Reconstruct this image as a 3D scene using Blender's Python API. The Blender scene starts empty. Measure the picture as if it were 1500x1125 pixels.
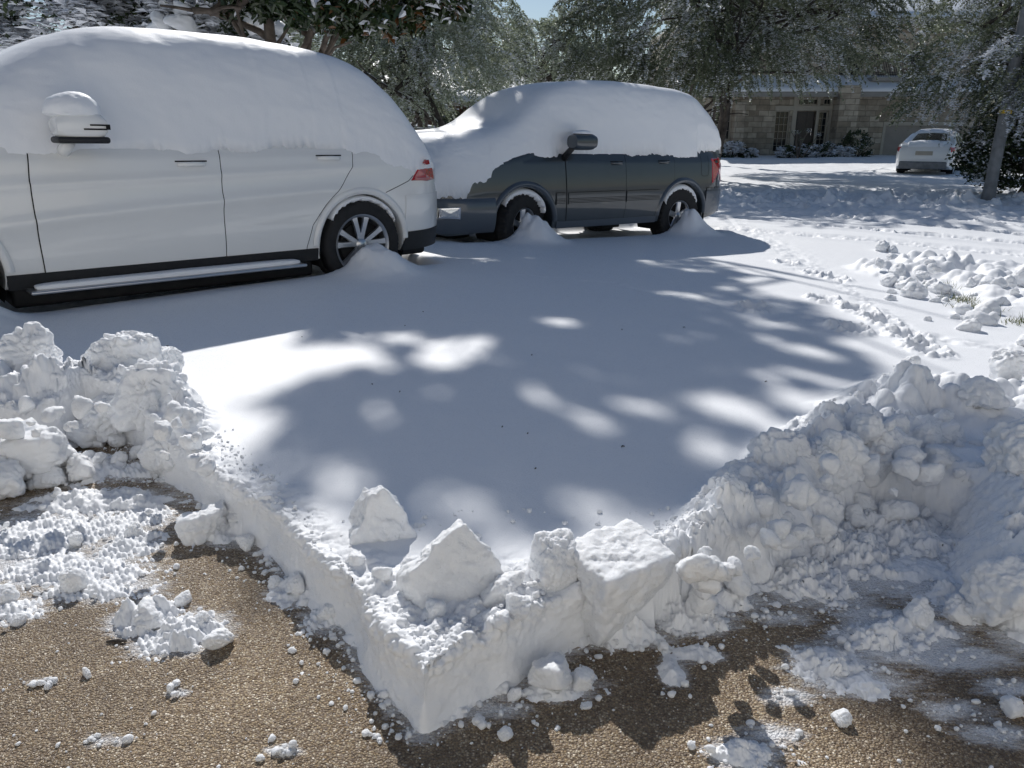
import bpy, bmesh, math, random
import numpy as np
from mathutils import Vector, Matrix
R = math.radians
C = bpy.context.scene.collection
sc = bpy.context.scene

# ---------------------------------------------------------------- camera, sky, sun, exposure
FPX, CX, CY, CH = 1127.0, 750.0, 562.5, 1.36
PITCH = math.atan((562.5 - 187) / FPX)
cd = bpy.data.cameras.new('camera'); cam = bpy.data.objects.new('camera', cd); C.objects.link(cam)
cam.location = (0, 0, CH); cam.rotation_euler = (math.pi / 2 - PITCH, 0, 0)
cd.sensor_width = 36; cd.lens = 36 * FPX / 1500; cd.clip_start = 0.05; cd.clip_end = 2000
sc.camera = cam
SUN_EL, SUN_AZ = R(36.5), math.atan2(-.17, .985)          # azimuth measured from +Y towards +X
w = bpy.data.worlds.new('World'); sc.world = w; w.use_nodes = True
nt = w.node_tree; sky = nt.nodes.new('ShaderNodeTexSky'); sky.sky_type = 'NISHITA'; sky.sun_disc = False
sky.sun_elevation = SUN_EL; sky.sun_rotation = SUN_AZ % (2 * math.pi); sky.altitude = 150; sky.dust_density = .3; sky.ozone_density = 2.2
bg = nt.nodes['Background']; bg.inputs[1].default_value = 0.070
nt.links.new(sky.outputs[0], bg.inputs[0])
sd = bpy.data.lights.new('sun', 'SUN'); sd.energy = 4.1; sd.angle = R(0.53); sd.color = (1, .975, .94)
so = bpy.data.objects.new('sun', sd); C.objects.link(so)
sv = Vector((math.sin(SUN_AZ) * math.cos(SUN_EL), math.cos(SUN_AZ) * math.cos(SUN_EL), math.sin(SUN_EL)))
so.rotation_euler = sv.to_track_quat('Z', 'Y').to_euler(); so.location = (0, 0, 30)
sc.view_settings.view_transform = 'Standard'; sc.view_settings.look = 'None'
sc.cycles.sample_clamp_direct = 6; sc.cycles.sample_clamp_indirect = 4
sc.view_settings.exposure = 0.0; sc.view_settings.gamma = 1.0

# ---------------------------------------------------------------- object helpers
def tag(o, label=None, cat=None, group=None, kind=None):
    if label: o['label'] = label
    if cat: o['category'] = cat
    if group: o['group'] = group
    if kind: o['kind'] = kind
    return o
def empty(name, loc=(0, 0, 0), rot=(0, 0, 0), label=None, cat=None, group=None):
    o = bpy.data.objects.new(name, None); C.objects.link(o)
    o.location = loc; o.rotation_euler = rot; o.empty_display_size = .2
    return tag(o, label, cat, group)
def mobj(name, V, F, mats, parent=None, smooth=True, mi=None, sharp=None):
    """vertices + faces (numpy quads or list) -> one mesh object"""
    me = bpy.data.meshes.new(name)
    V = np.asarray(V, dtype=np.float32)
    if isinstance(F, np.ndarray):
        n, k = F.shape
        me.vertices.add(len(V)); me.vertices.foreach_set('co', V.ravel())
        me.loops.add(n * k); me.loops.foreach_set('vertex_index', F.astype(np.int32).ravel())
        me.polygons.add(n); me.polygons.foreach_set('loop_start', np.arange(0, n * k, k, dtype=np.int32))
    else:
        me.from_pydata(V.tolist(), [], [list(f) for f in F])
    if not isinstance(mats, (list, tuple)): mats = [mats]
    for m in mats: me.materials.append(m)
    if mi is not None: me.polygons.foreach_set('material_index', np.asarray(mi, dtype=np.int32))
    me.update(calc_edges=True); me.validate()
    me.polygons.foreach_set('use_smooth', [smooth] * len(me.polygons))
    if sharp: me.set_sharp_from_angle(angle=R(sharp))
    o = bpy.data.objects.new(name, me); C.objects.link(o)
    if parent: o.parent = parent
    return o
class MB:
    def __init__(s): s.V = []; s.F = []; s.M = []
    def add(s, V, F, m=0):
        b = len(s.V); s.V += [tuple(v) for v in V]; s.F += [[i + b for i in f] for f in F]; s.M += [m] * len(F); return s
    def box(s, x0, x1, y0, y1, z0, z1, m=0, M=None, bev=0):
        if bev:
            b = bmesh.new(); bmesh.ops.create_cube(b, size=1)
            for v in b.verts: v.co = Vector(((x0 + x1) / 2 + v.co.x * (x1 - x0), (y0 + y1) / 2 + v.co.y * (y1 - y0), (z0 + z1) / 2 + v.co.z * (z1 - z0)))
            bmesh.ops.bevel(b, geom=b.edges[:], offset=bev, segments=3, affect='EDGES', profile=.5)
            b.verts.index_update(); V = [v.co.copy() for v in b.verts]; F = [[v.index for v in f.verts] for f in b.faces]; b.free()
        else:
            V = [Vector(p) for p in ((x0, y0, z0), (x1, y0, z0), (x1, y1, z0), (x0, y1, z0), (x0, y0, z1), (x1, y0, z1), (x1, y1, z1), (x0, y1, z1))]
            F = [(0, 3, 2, 1), (4, 5, 6, 7), (0, 1, 5, 4), (1, 2, 6, 5), (2, 3, 7, 6), (3, 0, 4, 7)]
        if M: V = [M @ v for v in V]
        return s.add(V, F, m)
    def tube(s, pts, rad, n=8, m=0, cap=True):
        pts = [Vector(p) for p in pts]
        if not isinstance(rad, (list, tuple)): rad = [rad] * len(pts)
        V = []; F = []; up = None
        for i, p in enumerate(pts):
            d = (pts[min(i + 1, len(pts) - 1)] - pts[max(i - 1, 0)]).normalized()
            if up is None: up = d.orthogonal().normalized()
            up = (up - d * up.dot(d)).normalized(); sd_ = d.cross(up)
            for k in range(n):
                a = 2 * math.pi * k / n; V.append(p + (up * math.cos(a) + sd_ * math.sin(a)) * rad[i])
        for i in range(len(pts) - 1):
            for k in range(n):
                a = i * n + k; b = i * n + (k + 1) % n; F.append((a, b, b + n, a + n))
        if cap: F.append(list(range(n))[::-1]); F.append([len(V) - n + k for k in range(n)])
        return s.add(V, F, m)
    def lathe(s, prof, n=48, cy=0, cx=0, cz=0, m=0, fn=None):
        """profile [(r, y)] turned about the y axis"""
        V = []; F = []
        for (r, y) in prof:
            for k in range(n):
                a = 2 * math.pi * k / n; rr = r + (fn(a, r, y) if fn else 0)
                V.append((cx + rr * math.cos(a), cy + y, cz + rr * math.sin(a)))
        for i in range(len(prof) - 1):
            for k in range(n):
                a = i * n + k; b = i * n + (k + 1) % n; F.append((a, a + n, b + n, b))
        return s.add(V, F, m)
    def grid(s, P, m=0, closed=False):
        """P[i][j] -> quads"""
        V = [p for row in P for p in row]; n = len(P[0]); F = []
        for i in range(len(P) - 1):
            for j in range(n if closed else n - 1):
                j2 = (j + 1) % n; F.append((i * n + j, i * n + j2, (i + 1) * n + j2, (i + 1) * n + j))
        return s.add(V, F, m)
    def build(s, name, mats, parent=None, smooth=False, sharp=None):
        return mobj(name, s.V, s.F, mats, parent, smooth, s.M, sharp)

# ---------------------------------------------------------------- noise in numpy
def hsh(ix, iy, iz, seed):
    h = ix.astype(np.int32).view(np.uint32) * np.uint32(374761393); h += iy.astype(np.int32).view(np.uint32) * np.uint32(668265263)
    h += (np.asarray(iz).astype(np.int32).view(np.uint32) * np.uint32(2147483647)); h += np.uint32((seed * 1274126177) & 0xFFFFFFFF)
    h ^= h >> np.uint32(13); h *= np.uint32(1274126177); h ^= h >> np.uint32(15); h *= np.uint32(2246822519); h ^= h >> np.uint32(16)
    return (h & np.uint32(0xFFFFFF)).astype(np.float32) * np.float32(1 / 0xFFFFFF)
def pn2(x, y, seed=0):
    ix = np.floor(x); iy = np.floor(y); fx = (x - ix).astype(np.float32); fy = (y - iy).astype(np.float32)
    u = fx * fx * fx * (fx * (fx * 6 - 15) + 10); v = fy * fy * fy * (fy * (fy * 6 - 15) + 10); z = np.zeros_like(ix)
    def g(dx, dy):
        a = hsh(ix + dx, iy + dy, z, seed) * 6.2831853; return np.cos(a) * (fx - dx) + np.sin(a) * (fy - dy)
    a = g(0, 0) * (1 - u) + g(1, 0) * u; b = g(0, 1) * (1 - u) + g(1, 1) * u
    return (a * (1 - v) + b * v) * 1.5
def fbm2(x, y, sc_, octv, seed=0, gain=.5, ridge=False):
    o = 0; a = 1.; t = 0
    for i in range(octv):
        q = pn2(x * sc_ + 13.7 * i, y * sc_ - 7.3 * i, seed + i)
        o = o + a * (np.abs(q) if ridge else q); t += a; a *= gain; sc_ *= 2.03
    return o / t
def vn3(x, y, z, seed=0):
    ix = np.floor(x); iy = np.floor(y); iz = np.floor(z)
    fx, fy, fz = x - ix, y - iy, z - iz
    fx = fx * fx * (3 - 2 * fx); fy = fy * fy * (3 - 2 * fy); fz = fz * fz * (3 - 2 * fz); o = 0
    for dx in (0, 1):
        for dy in (0, 1):
            for dz in (0, 1):
                o = o + hsh(ix + dx, iy + dy, iz + dz, seed) * (fx if dx else 1 - fx) * (fy if dy else 1 - fy) * (fz if dz else 1 - fz)
    return o * 2 - 1
def fbm3(P, s, octv, seed=0, gain=.5):
    o = 0; a = 1.; t = 0
    c, d = math.cos(.7), math.sin(.7); x, y, z = P[:, 0] * s, P[:, 1] * s, P[:, 2] * s
    for i in range(octv):
        o = o + a * vn3(x + 5.1 * i, y + 3.3 * i, z + 9.2 * i, seed + i); t += a; a *= gain
        x, y, z = (x * c - y * d) * 2.03, (x * d + y * c) * c * 2.03 - z * d * 2.03, ((x * d + y * c) * d + z * c) * 2.03
    return o / t
def domes(x, y, cell, seed, fill=.8, flat=2.0, pw=.75):
    """max of randomly placed round lumps, height 0..1"""
    gx = x / cell; gy = y / cell; ix = np.floor(gx); iy = np.floor(gy); o = np.zeros_like(gx); z = np.zeros_like(ix)
    for dx in (-1, 0, 1):
        for dy in (-1, 0, 1):
            jx = ix + dx; jy = iy + dy
            px_ = jx + .15 + .7 * hsh(jx, jy, z, seed); py_ = jy + .15 + .7 * hsh(jx, jy, z + 1, seed)
            rr = .35 + .5 * hsh(jx, jy, z + 2, seed); on = hsh(jx, jy, z + 3, seed) < fill
            an = hsh(jx, jy, z + 4, seed) * 6.28; el = .65 + .35 * hsh(jx, jy, z + 5, seed)
            ax = gx - px_; ay = gy - py_; c = np.cos(an); s = np.sin(an)
            d = ((ax * c + ay * s) ** 2 + ((ay * c - ax * s) / el) ** 2) / rr ** 2
            h = rr * np.clip(1 - d ** (flat / 2), 0, 1) ** pw * on
            o = np.maximum(o, h)
    return o
def sst(a, b, x): t = np.clip((x - a) / (b - a), 0, 1); return t * t * (3 - 2 * t)

# ---------------------------------------------------------------- ground shape
def zg(x, y):
    """bare ground: level parking pad that falls gently towards the street"""
    t = x * .787 + y * .617
    z = -.30 * sst(1.6, 10.5, t)
    return z + .14 * sst(24, 45, y)
def G(u, v, h=0.0):
    """a spot of the ground seen at photo pixel (u, v), h above it"""
    a = (u - CX) / FPX; b = (v - CY) / FPX
    r = np.array([a, math.cos(PITCH) - b * math.sin(PITCH), -(math.sin(PITCH) + b * math.cos(PITCH))])
    s = 3.0
    for _ in range(40): s = .5 * s + .5 * (CH - h - float(zg(np.float64(r[0] * s), np.float64(r[1] * s)))) / -r[2]
    return float(r[0] * s), float(r[1] * s)

SNOW = .17
# outline of the shovelled, bare part of the parking pad (points along the foot of the snow)
bare_px = [(-420, 700), (-150, 690), (0, 668), (95, 655), (135, 632), (200, 650), (245, 705), (290, 722), (335, 770), (392, 806), (432, 845), (482, 898), (545, 975),
           (622, 1068), (700, 1022), (800, 966), (880, 925), (958, 918), (1040, 884), (1130, 858), (1190, 815), (1235, 775), (1290, 750), (1340, 748), (1385, 762),
           (1400, 800), (1390, 850), (1440, 905), (1500, 935), (1700, 1010), (2100, 1250)]
_b = np.array([G(u, v) for u, v in bare_px]); CUT0, CUT1 = _b[2], _b[17]; _q = []
for _i in range(len(_b) - 1):
    _n = max(1, int(np.hypot(*(_b[_i + 1] - _b[_i])) / .07)) if 1 < _i < 22 else 1
    for _k in range(_n):
        _p = _b[_i] * (1 - _k / _n) + _b[_i + 1] * _k / _n; _e = _b[_i + 1] - _b[_i]; _e = _e / np.linalg.norm(_e)
        if _k: _p = _p + np.array([_e[1], -_e[0]]) * float(fbm2(_p[:1], _p[1:], 5.5, 2, 404)[0]) * .028
        _q.append(_p)
_q.append(_b[-1]); bare = np.array(_q + [np.array((3.4, -1.5)), np.array((-4.5, -1.5))])
I0 = int(np.argmin(np.hypot(*(bare - CUT0).T))); I1 = int(np.argmin(np.hypot(*(bare - CUT1).T)))
def sdist(px_, py_, poly):
    d = np.full(px_.shape, 1e9); ins = np.zeros(px_.shape, bool); n = len(poly)
    for i in range(n):
        ax, ay = poly[i]; bx, by = poly[(i + 1) % n]; ex, ey = bx - ax, by - ay
        t = np.clip(((px_ - ax) * ex + (py_ - ay) * ey) / (ex * ex + ey * ey + 1e-12), 0, 1)
        d = np.minimum(d, (px_ - ax - t * ex) ** 2 + (py_ - ay - t * ey) ** 2)
        c = ((ay > py_) != (by > py_)) & (px_ < (bx - ax) * (py_ - ay) / (by - ay + 1e-12) + ax); ins ^= c
    d = np.sqrt(d); return np.where(ins, -d, d)
def pdist(px_, py_, poly):
    d = np.full(px_.shape, 1e9); hh = np.zeros(px_.shape)
    for i in range(len(poly) - 1):
        ax, ay, ah, aw = poly[i]; bx, by, bh, bw = poly[i + 1]; ex, ey = bx - ax, by - ay
        t = np.clip(((px_ - ax) * ex + (py_ - ay) * ey) / (ex * ex + ey * ey + 1e-12), 0, 1)
        q = np.sqrt((px_ - ax - t * ex) ** 2 + (py_ - ay - t * ey) ** 2) / (aw + t * (bw - aw))
        m = q < d; d = np.where(m, q, d); hh = np.where(m, ah + t * (bh - ah), hh)
    return d, hh
def line(pts, h=SNOW): return [G(u, v, h) + (a, b) for u, v, a, b in pts]
# heaps thrown up by the shovel: (pixel of the crest's foot at snow level, height, half width)
HEAPS = [line([(-260, 640, .10, .30), (-60, 600, .11, .26), (60, 585, .12, .22), (140, 575, .12, .20), (225, 585, .10, .17), (275, 625, .05, .13)]),
         line([(1030, 800, .0, .12), (1090, 745, .03, .16), (1160, 700, .05, .20), (1230, 650, .06, .24), (1300, 600, .06, .26), (1350, 572, .05, .24)]),
         line([(1330, 600, .05, .25), (1480, 590, .06, .28), (1640, 610, .08, .4)]),
         line([(1640, 640, .05, .4), (1570, 720, .05, .33), (1530, 800, .03, .28), (1550, 880, .03, .26), (1680, 940, .12, .35)])]
FARHEAPS = [line([(1290, 395, .10, .35), (1350, 398, .14, .45), (1440, 420, .16, .55), (1560, 455, .18, .6)]),
            line([(1330, 405, .08, .5), (1480, 400, .08, .9), (1640, 420, .12, 1.0)])]
LX_O, LX_H = (2.466, 11.433), -2.518
GL_O, GL_H = (-1.311, 6.852), -2.413
GL_Z, LX_Z = -.013, -.28
def carframe(o, h, x, y):
    dx = x - o[0]; dy = y - o[1]; return dx * math.cos(h) + dy * math.sin(h), -dx * math.sin(h) + dy * math.cos(h)
PATCH = []   # thin leftovers of snow on the bare ground: (x, y, rx, ry, thickness)
for u, v, ru, rv, t in [(40, 790, 90, 38, .020), (120, 775, 80, 26, .018), (95, 835, 130, 26, .020), (185, 800, 50, 26, .020), (25, 895, 45, 20, .016), (150, 860, 90, 22, .018),
                        (215, 905, 48, 24, .034), (275, 925, 48, 26, .030), (235, 945, 50, 18, .014), (150, 735, 100, 18, .022), (205, 690, 60, 14, .020), (100, 690, 80, 20, .025),
                        (440, 865, 42, 20, .022), (480, 905, 36, 20, .020), (340, 775, 60, 20, .03), (200, 760, 60, 20, .014), (262, 1015, 16, 8, .008), (415, 1100, 26, 9, .012), (160, 1085, 36, 10, .006),
                        (580, 1020, 22, 30, .012), (610, 1075, 26, 16, .012), (720, 1040, 60, 14, .012), (820, 1005, 60, 20, .016), (900, 935, 70, 14, .03), (1010, 905, 60, 22, .035),
                        (1060, 880, 50, 14, .03), (1180, 850, 70, 30, .03), (1230, 800, 70, 40, .04), (1300, 770, 70, 30, .04), (1340, 835, 60, 20, .014), (1400, 880, 40, 26, .024),
                        (1290, 935, 50, 20, .024), (1215, 975, 56, 26, .022), (1335, 922, 50, 16, .024), (1270, 900, 50, 12, .008), (1255, 1000, 50, 18, .016), (1020, 960, 42, 12, .014),
                        (985, 985, 20, 20, .018), (1090, 1105, 50, 20, .018), (1130, 1075, 40, 14, .010), (1380, 960, 60, 12, .007), (1400, 1040, 50, 14, .004), (1460, 1075, 50, 12, .008),
                        (1150, 1020, 34, 12, .010), (1360, 800, 50, 20, .03), (1140, 905, 60, 10, .008), (1480, 1010, 40, 10, .005), (60, 1000, 30, 8, .003)]:
    x0, y0 = G(u, v); x1, _ = G(u + ru, v); _, y1 = G(u, v - rv)
    PATCH.append((x0, y0, abs(x1 - x0), abs(y1 - y0), t))
def snow_thick(x, y):
    """snow depth over the ground (negative where bare)"""
    r = np.hypot(x, y); T = np.full(x.shape, SNOW, np.float64)
    T += .012 * fbm2(x, y, .45, 3, 5) + .0025 * fbm2(x, y, 4., 3, 9)
    n = r < 7.5; xn, yn = x[n], y[n]; t = T[n]
    crisp = sst(-2.35, -2.15, xn) * sst(.60, .46, xn)
    jit = .020 * fbm2(xn, yn, 5, 2, 21, .4) * (1 - crisp)
    sdb = sdist(xn, yn, bare); d = sdb + jit
    rough = sst(-.9, .9, fbm2(xn, yn, 3, 2, 77) * 2)
    # broken, crumbly rim just behind the cut
    near_ = sdb < .45; XA, YA = xn, yn; xn, yn = xn[near_], yn[near_]
    lum_ = .55 * domes(xn, yn, .085, 41, .8) * .085 + .6 * domes(xn, yn, .04, 43, .9) * .04 + .5 * domes(xn, yn, .02, 47, .9) * .02 + .010 * fbm2(xn, yn, 30, 4, 51)
    xn, yn = XA, YA; lum = np.zeros(t.shape); lum[near_] = lum_
    rim = sst(.20, .03, sdb) * (.5 + .5 * rough)
    t = t - .012 * sst(.14, .02, sdb) + lum * rim * .6
    # trampled corner between the lifted slabs and the cut
    cx, cy = G(700, 870, SNOW); cz = np.exp(-(((xn - cx) / .36) ** 2 + ((yn - cy) / .19) ** 2) ** 1.5)
    t = t - .022 * cz + cz * lum * .5
    # heaps
    for hp in HEAPS:
        q, hh = pdist(xn + .05 * fbm2(xn, yn, 5, 2, 3), yn + .05 * fbm2(xn, yn, 5, 2, 4), hp)
        wq = sst(1.25, .25, q); hm = wq > 0
        if not hm.any(): continue
        xs_, ys_, ts_, ls_ = xn, yn, t, lum; xn, yn, t, lum, wq, hh = xn[hm], yn[hm], t[hm], lum[hm], wq[hm], hh[hm]
        big = .5 * domes(xn + .03 * pn2(xn * 9, yn * 9, 2), yn + .03 * pn2(xn * 9, yn * 9, 8), .19, 61, .85, 2) * .19 + .6 * domes(xn + .3, yn, .09, 63, .85, 2) * .09
        t = t + wq * (hh * (.75 + .5 * fbm2(xn, yn, 3.1, 3, 71)) + (big + lum * 1.3) * .9 - .02)
        ts_[hm] = t; xn, yn, t, lum = xs_, ys_, ts_, ls_
    # the cut itself; crisp on the left and front, slumped on the right
    soft = .030 + .12 * sst(.46, 1.0, xn); dc = d - .016 * crisp; soft = soft * (1 - .7 * crisp)
    ramp = .26 * np.clip(dc / soft, 0, 9) ** .85
    t = np.where(d > 0, t - .5 * (t - ramp + np.sqrt((t - ramp) ** 2 + .0003)), -.03)
    # leftovers
    pt = np.full(t.shape, -1.)
    b_ = sdb < .05; nz = np.zeros(t.shape); nl = np.zeros(t.shape); fo = np.zeros(t.shape); xb, yb = xn[b_], yn[b_]
    nz[b_] = fbm2(xb, yb, 16, 5, 91, .6); nl[b_] = domes(xb, yb, .05, 93, .75) * 1.1 + .6 * domes(xb, yb, .022, 95, .8); fo[b_] = fbm2(xb, yb, 14, 4, 97)
    tread = np.abs(np.sin((xn * .8 + yn * .6) * 190)) * np.abs(np.sin((xn * .6 - yn * .8) * 95 + 2 * nz))
    for (a, b, rx, ry, th_) in PATCH:
        if th_ < .0125: continue
        q = ((xn - a) / rx) ** 2 + ((yn - b) / ry) ** 2; m = q < 3.5
        if not m.any(): continue
        f = np.exp(-q[m] * .9)
        val = th_ * (f * 1.7 - .78 + 1.7 * nz[m]) + th_ * np.clip(f * 2 - .5, 0, 1) * nl[m] * (.8 if th_ > .021 else .25)
        if a < -.5: val = val - .008 * (1 - tread[m]) * (th_ < .021)
        pt[m] = np.maximum(pt[m], val)
    foot = (.026 * sst(-.04, .0, sdb) * sst(-.5, .5, fo * 2 + .2) + .02 * fo - .012) * (sdb > -.2) + (sdb <= -.2) * -1.
    t = np.where(sdb < .03, np.maximum(t, np.maximum(pt, foot)), t)
    T[n] = t
    # drifts against the wheels, hollow under the cars
    for (o, h, wb, full) in ((GL_O, GL_H, 3.15, 1), (LX_O, LX_H, 2.85, 0)):
        cx_, cy_ = carframe(o, h, x, y)
        und = sst(0.02, -.16, cy_) * sst(-2.0, -1.75, cy_) * sst(-.95, -.75, cx_) * sst(wb + .95, wb + .75, cx_)
        T = T * (1 - und * (.93 if full else .80))
        for wx in (0., wb):
            if full: hgt, rad = .26, .25
            else: hgt, rad = .34, .25
            q = np.sqrt(((cx_ - wx + .06) / rad) ** 2 + ((cy_ - .10) / (.17 + .12 * (cy_ > .1))) ** 2)
            T += hgt * np.exp(-q ** 2 * .9) * sst(-.06, .02, cy_) * (1 + .5 * fbm2(x, y, 4, 3, 19))
    # wheel ruts and churned bands on the street, shallow trail past the parked cars
    z = T * 0
    for (yy, wd, dp) in ((16.6, .28, .07), (17.5, .3, .08), (14.0, .16, .03), (18.7, .4, .05), (15.5, .2, .035)):
        if y.max() < 12: break
        yc = yy + .12 * np.sin(x * .4) - .06 * x + .25; q = (y - yc) / wd
        band = np.exp(-q ** 2); churn = fbm2(x, y, 2.6, 4, 111) + .5 * fbm2(x, y, 8, 3, 112, ridge=True)
        z += np.where(x > 2.5, band * (-dp + dp * 6 * churn), 0) * sst(3, 6, x)
    if y.max() > 12:
      ch = sst(12.8, 14.2, y + .06 * x) * sst(21.5, 19.0, y) * sst(3, 6, x)
      z += ch * (.13 * fbm2(x, y, 3.0, 5, 121, .65) + .05 * domes(x, y, .35, 122, .5))
    for pts, wd, dp in (([(1060, 318, 0, 1), (1110, 345, 0, 1), (1165, 375, 0, 1), (1190, 395, 0, 1)], .20, .022), ([(1160, 395, 0, 1), (1215, 400, 0, 1), (1265, 440, 0, 1), (1320, 480, 0, 1), (1400, 500, 0, 1), (1520, 512, 0, 1)], .10, .022),
                        ([(1180, 465, 0, 1), (1260, 482, 0, 1), (1300, 492, 0, 1)], .07, .025), ([(760, 402, 0, 1), (900, 415, 0, 1), (1080, 455, 0, 1), (1180, 478, 0, 1)], .06, .012)):
        ln = line(pts); m = (x > min(p[0] for p in ln) - .6) & (x < max(p[0] for p in ln) + .6) & (y > min(p[1] for p in ln) - .6) & (y < max(p[1] for p in ln) + .6)
        if not m.any(): continue
        q, _ = pdist(x[m], y[m], ln); q = q / wd; b = np.exp(-q ** 2)
        z[m] += b * dp * (1.8 * fbm2(x[m], y[m], 7, 4, 131) - .1)
    for u, v in ((1208, 440), (1258, 455), (1330, 492), (1245, 482), (1105, 452), (1355, 512), (1290, 470), (1195, 402), (1225, 408), (1150, 385)):
        a, b = G(u, v, SNOW); m = np.hypot(x - a, y - b) < .5
        if not m.any(): continue
        q = ((x[m] - a) / .085) ** 2 + ((y[m] - b) / .13) ** 2
        z[m] += -.075 * np.exp(-q ** 2) + .022 * np.exp(-(np.sqrt(q) - 1.35) ** 2 * 6) * (1 + 2 * fbm2(x[m], y[m], 18, 2, 5))
    for hp in FARHEAPS:
        m = (x > min(p[0] for p in hp) - 2) & (y > min(p[1] for p in hp) - 2) & (y < max(p[1] for p in hp) + 2) & (x < 14)
        if not m.any(): continue
        x_, y_, z_ = x, y, z; x, y = x[m], y[m]
        q, hh = pdist(x + .1 * pn2(x * 2, y * 2, 2), y + .1 * pn2(x * 2, y * 2, 3), hp); wq = sst(1.2, .3, q)
        z = wq * (hh * (.55 + .4 * fbm2(x, y, 1.6, 3, 141)) + .22 * domes(x, y, .32, 143, .8, 2, 1.) * .32 + .4 * domes(x, y, .14, 145, .8, 2, 1.) * .14 + .025 * fbm2(x, y, 6, 3, 147) - .02)
        z_[m] += z; x, y, z = x_, y_, z_
    for dv, wd, dp in ((0, .22, .05), (11, .16, .06), (22, .26, .05), (37, .14, .06), (52, .2, .03)):
        ln = line([(1050, 282 + dv, 0, 1), (1250, 298 + dv, 0, 1), (1500, 322 + dv, 0, 1), (1800, 360 + dv, 0, 1)]); m = (x > 2.6) & (y > min(p[1] for p in ln) - 1.5) & (y < max(p[1] for p in ln) + 1.5) & (x < 22)
        if not m.any(): continue
        q, _ = pdist(x[m] + .08 * pn2(x[m], y[m], 3), y[m] + .10 * pn2(x[m] * .8, y[m] * .8, 4), ln); b = np.exp(-(q / wd) ** 2) * sst(2.6, 3.6, x[m])
        z[m] += b * (-dp * .5 + dp * 3.2 * fbm2(x[m], y[m] * 1.4, 5, 4, 161, .6)) + .6 * dp * np.exp(-((q - wd * 1.6) / (wd * .5)) ** 2) * sst(2.6, 3.6, x[m])
    # far yards: soft hummocks
    if y.max() > 17: z += .06 * fbm2(x, y, .35, 3, 151) * sst(18, 22, y) + .03 * fbm2(x, y, 2.2, 3, 152) * sst(18, 22, y)
    T = T + z
    return T
class Lookup:      # heights of the snow for standing things on it, read off a table
    def __init__(s, x0, x1, y0, y1, st):
        s.x0, s.y0, s.st = x0, y0, st; X, Y = np.meshgrid(np.arange(x0, x1, st), np.arange(y0, y1, st)); s.T = snow_thick(X.ravel(), Y.ravel()).reshape(X.shape)
    def __call__(s, x, y):
        i = np.clip(((np.asarray(y) - s.y0) / s.st).astype(int), 0, s.T.shape[0] - 1); j = np.clip(((np.asarray(x) - s.x0) / s.st).astype(int), 0, s.T.shape[1] - 1); return s.T[i, j]
TN = Lookup(-3.2, 3.6, .6, 6.5, .012); TF = Lookup(-3, 10, 6.5, 14, .05)
def thick(x, y): x = np.atleast_1d(x); y = np.atleast_1d(y); return np.where(y < 6.5, TN(x, y), TF(x, y))

# ---------------------------------------------------------------- materials
def newmat(name):
    m = bpy.data.materials.new(name); m.use_nodes = True; return m, m.node_tree, m.node_tree.nodes['Principled BSDF']
def N(nt_, t, **k):
    n = nt_.nodes.new(t)
    for a, b in k.items():
        if a.startswith('i_'): n.inputs[int(a[2:]) if a[2:].isdigit() else a[2:].replace('_', ' ')].default_value = b
        else: setattr(n, a, b)
    return n
def simple(name, col, rough=.5, metal=0, var=.0, scale=8, bump=0, bscale=60, coat=0, spec=.5):
    m, t, p = newmat(name); p.inputs['Roughness'].default_value = rough; p.inputs['Metallic'].default_value = metal
    p.inputs['Coat Weight'].default_value = coat; p.inputs['Specular IOR Level'].default_value = spec; p.inputs['Coat Roughness'].default_value = .04
    tc = N(t, 'ShaderNodeTexCoord'); nz = N(t, 'ShaderNodeTexNoise'); nz.inputs['Scale'].default_value = scale; nz.inputs['Detail'].default_value = 5
    t.links.new(tc.outputs['Object'], nz.inputs['Vector'])
    cr = N(t, 'ShaderNodeValToRGB'); a = [max(0, c * (1 - var)) for c in col]; b = [min(1, c * (1 + var)) for c in col]
    cr.color_ramp.elements[0].position = .3; cr.color_ramp.elements[1].position = .7
    cr.color_ramp.elements[0].color = (*a, 1); cr.color_ramp.elements[1].color = (*b, 1)
    t.links.new(nz.outputs['Fac'], cr.inputs[0]); t.links.new(cr.outputs[0], p.inputs['Base Color'])
    if bump:
        n2 = N(t, 'ShaderNodeTexNoise'); n2.inputs['Scale'].default_value = bscale; n2.inputs['Detail'].default_value = 4
        t.links.new(tc.outputs['Object'], n2.inputs['Vector'])
        bp = N(t, 'ShaderNodeBump'); bp.inputs['Strength'].default_value = bump; bp.inputs['Distance'].default_value = .01
        t.links.new(n2.outputs['Fac'], bp.inputs['Height']); t.links.new(bp.outputs[0], p.inputs['Normal'])
    return m
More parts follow.
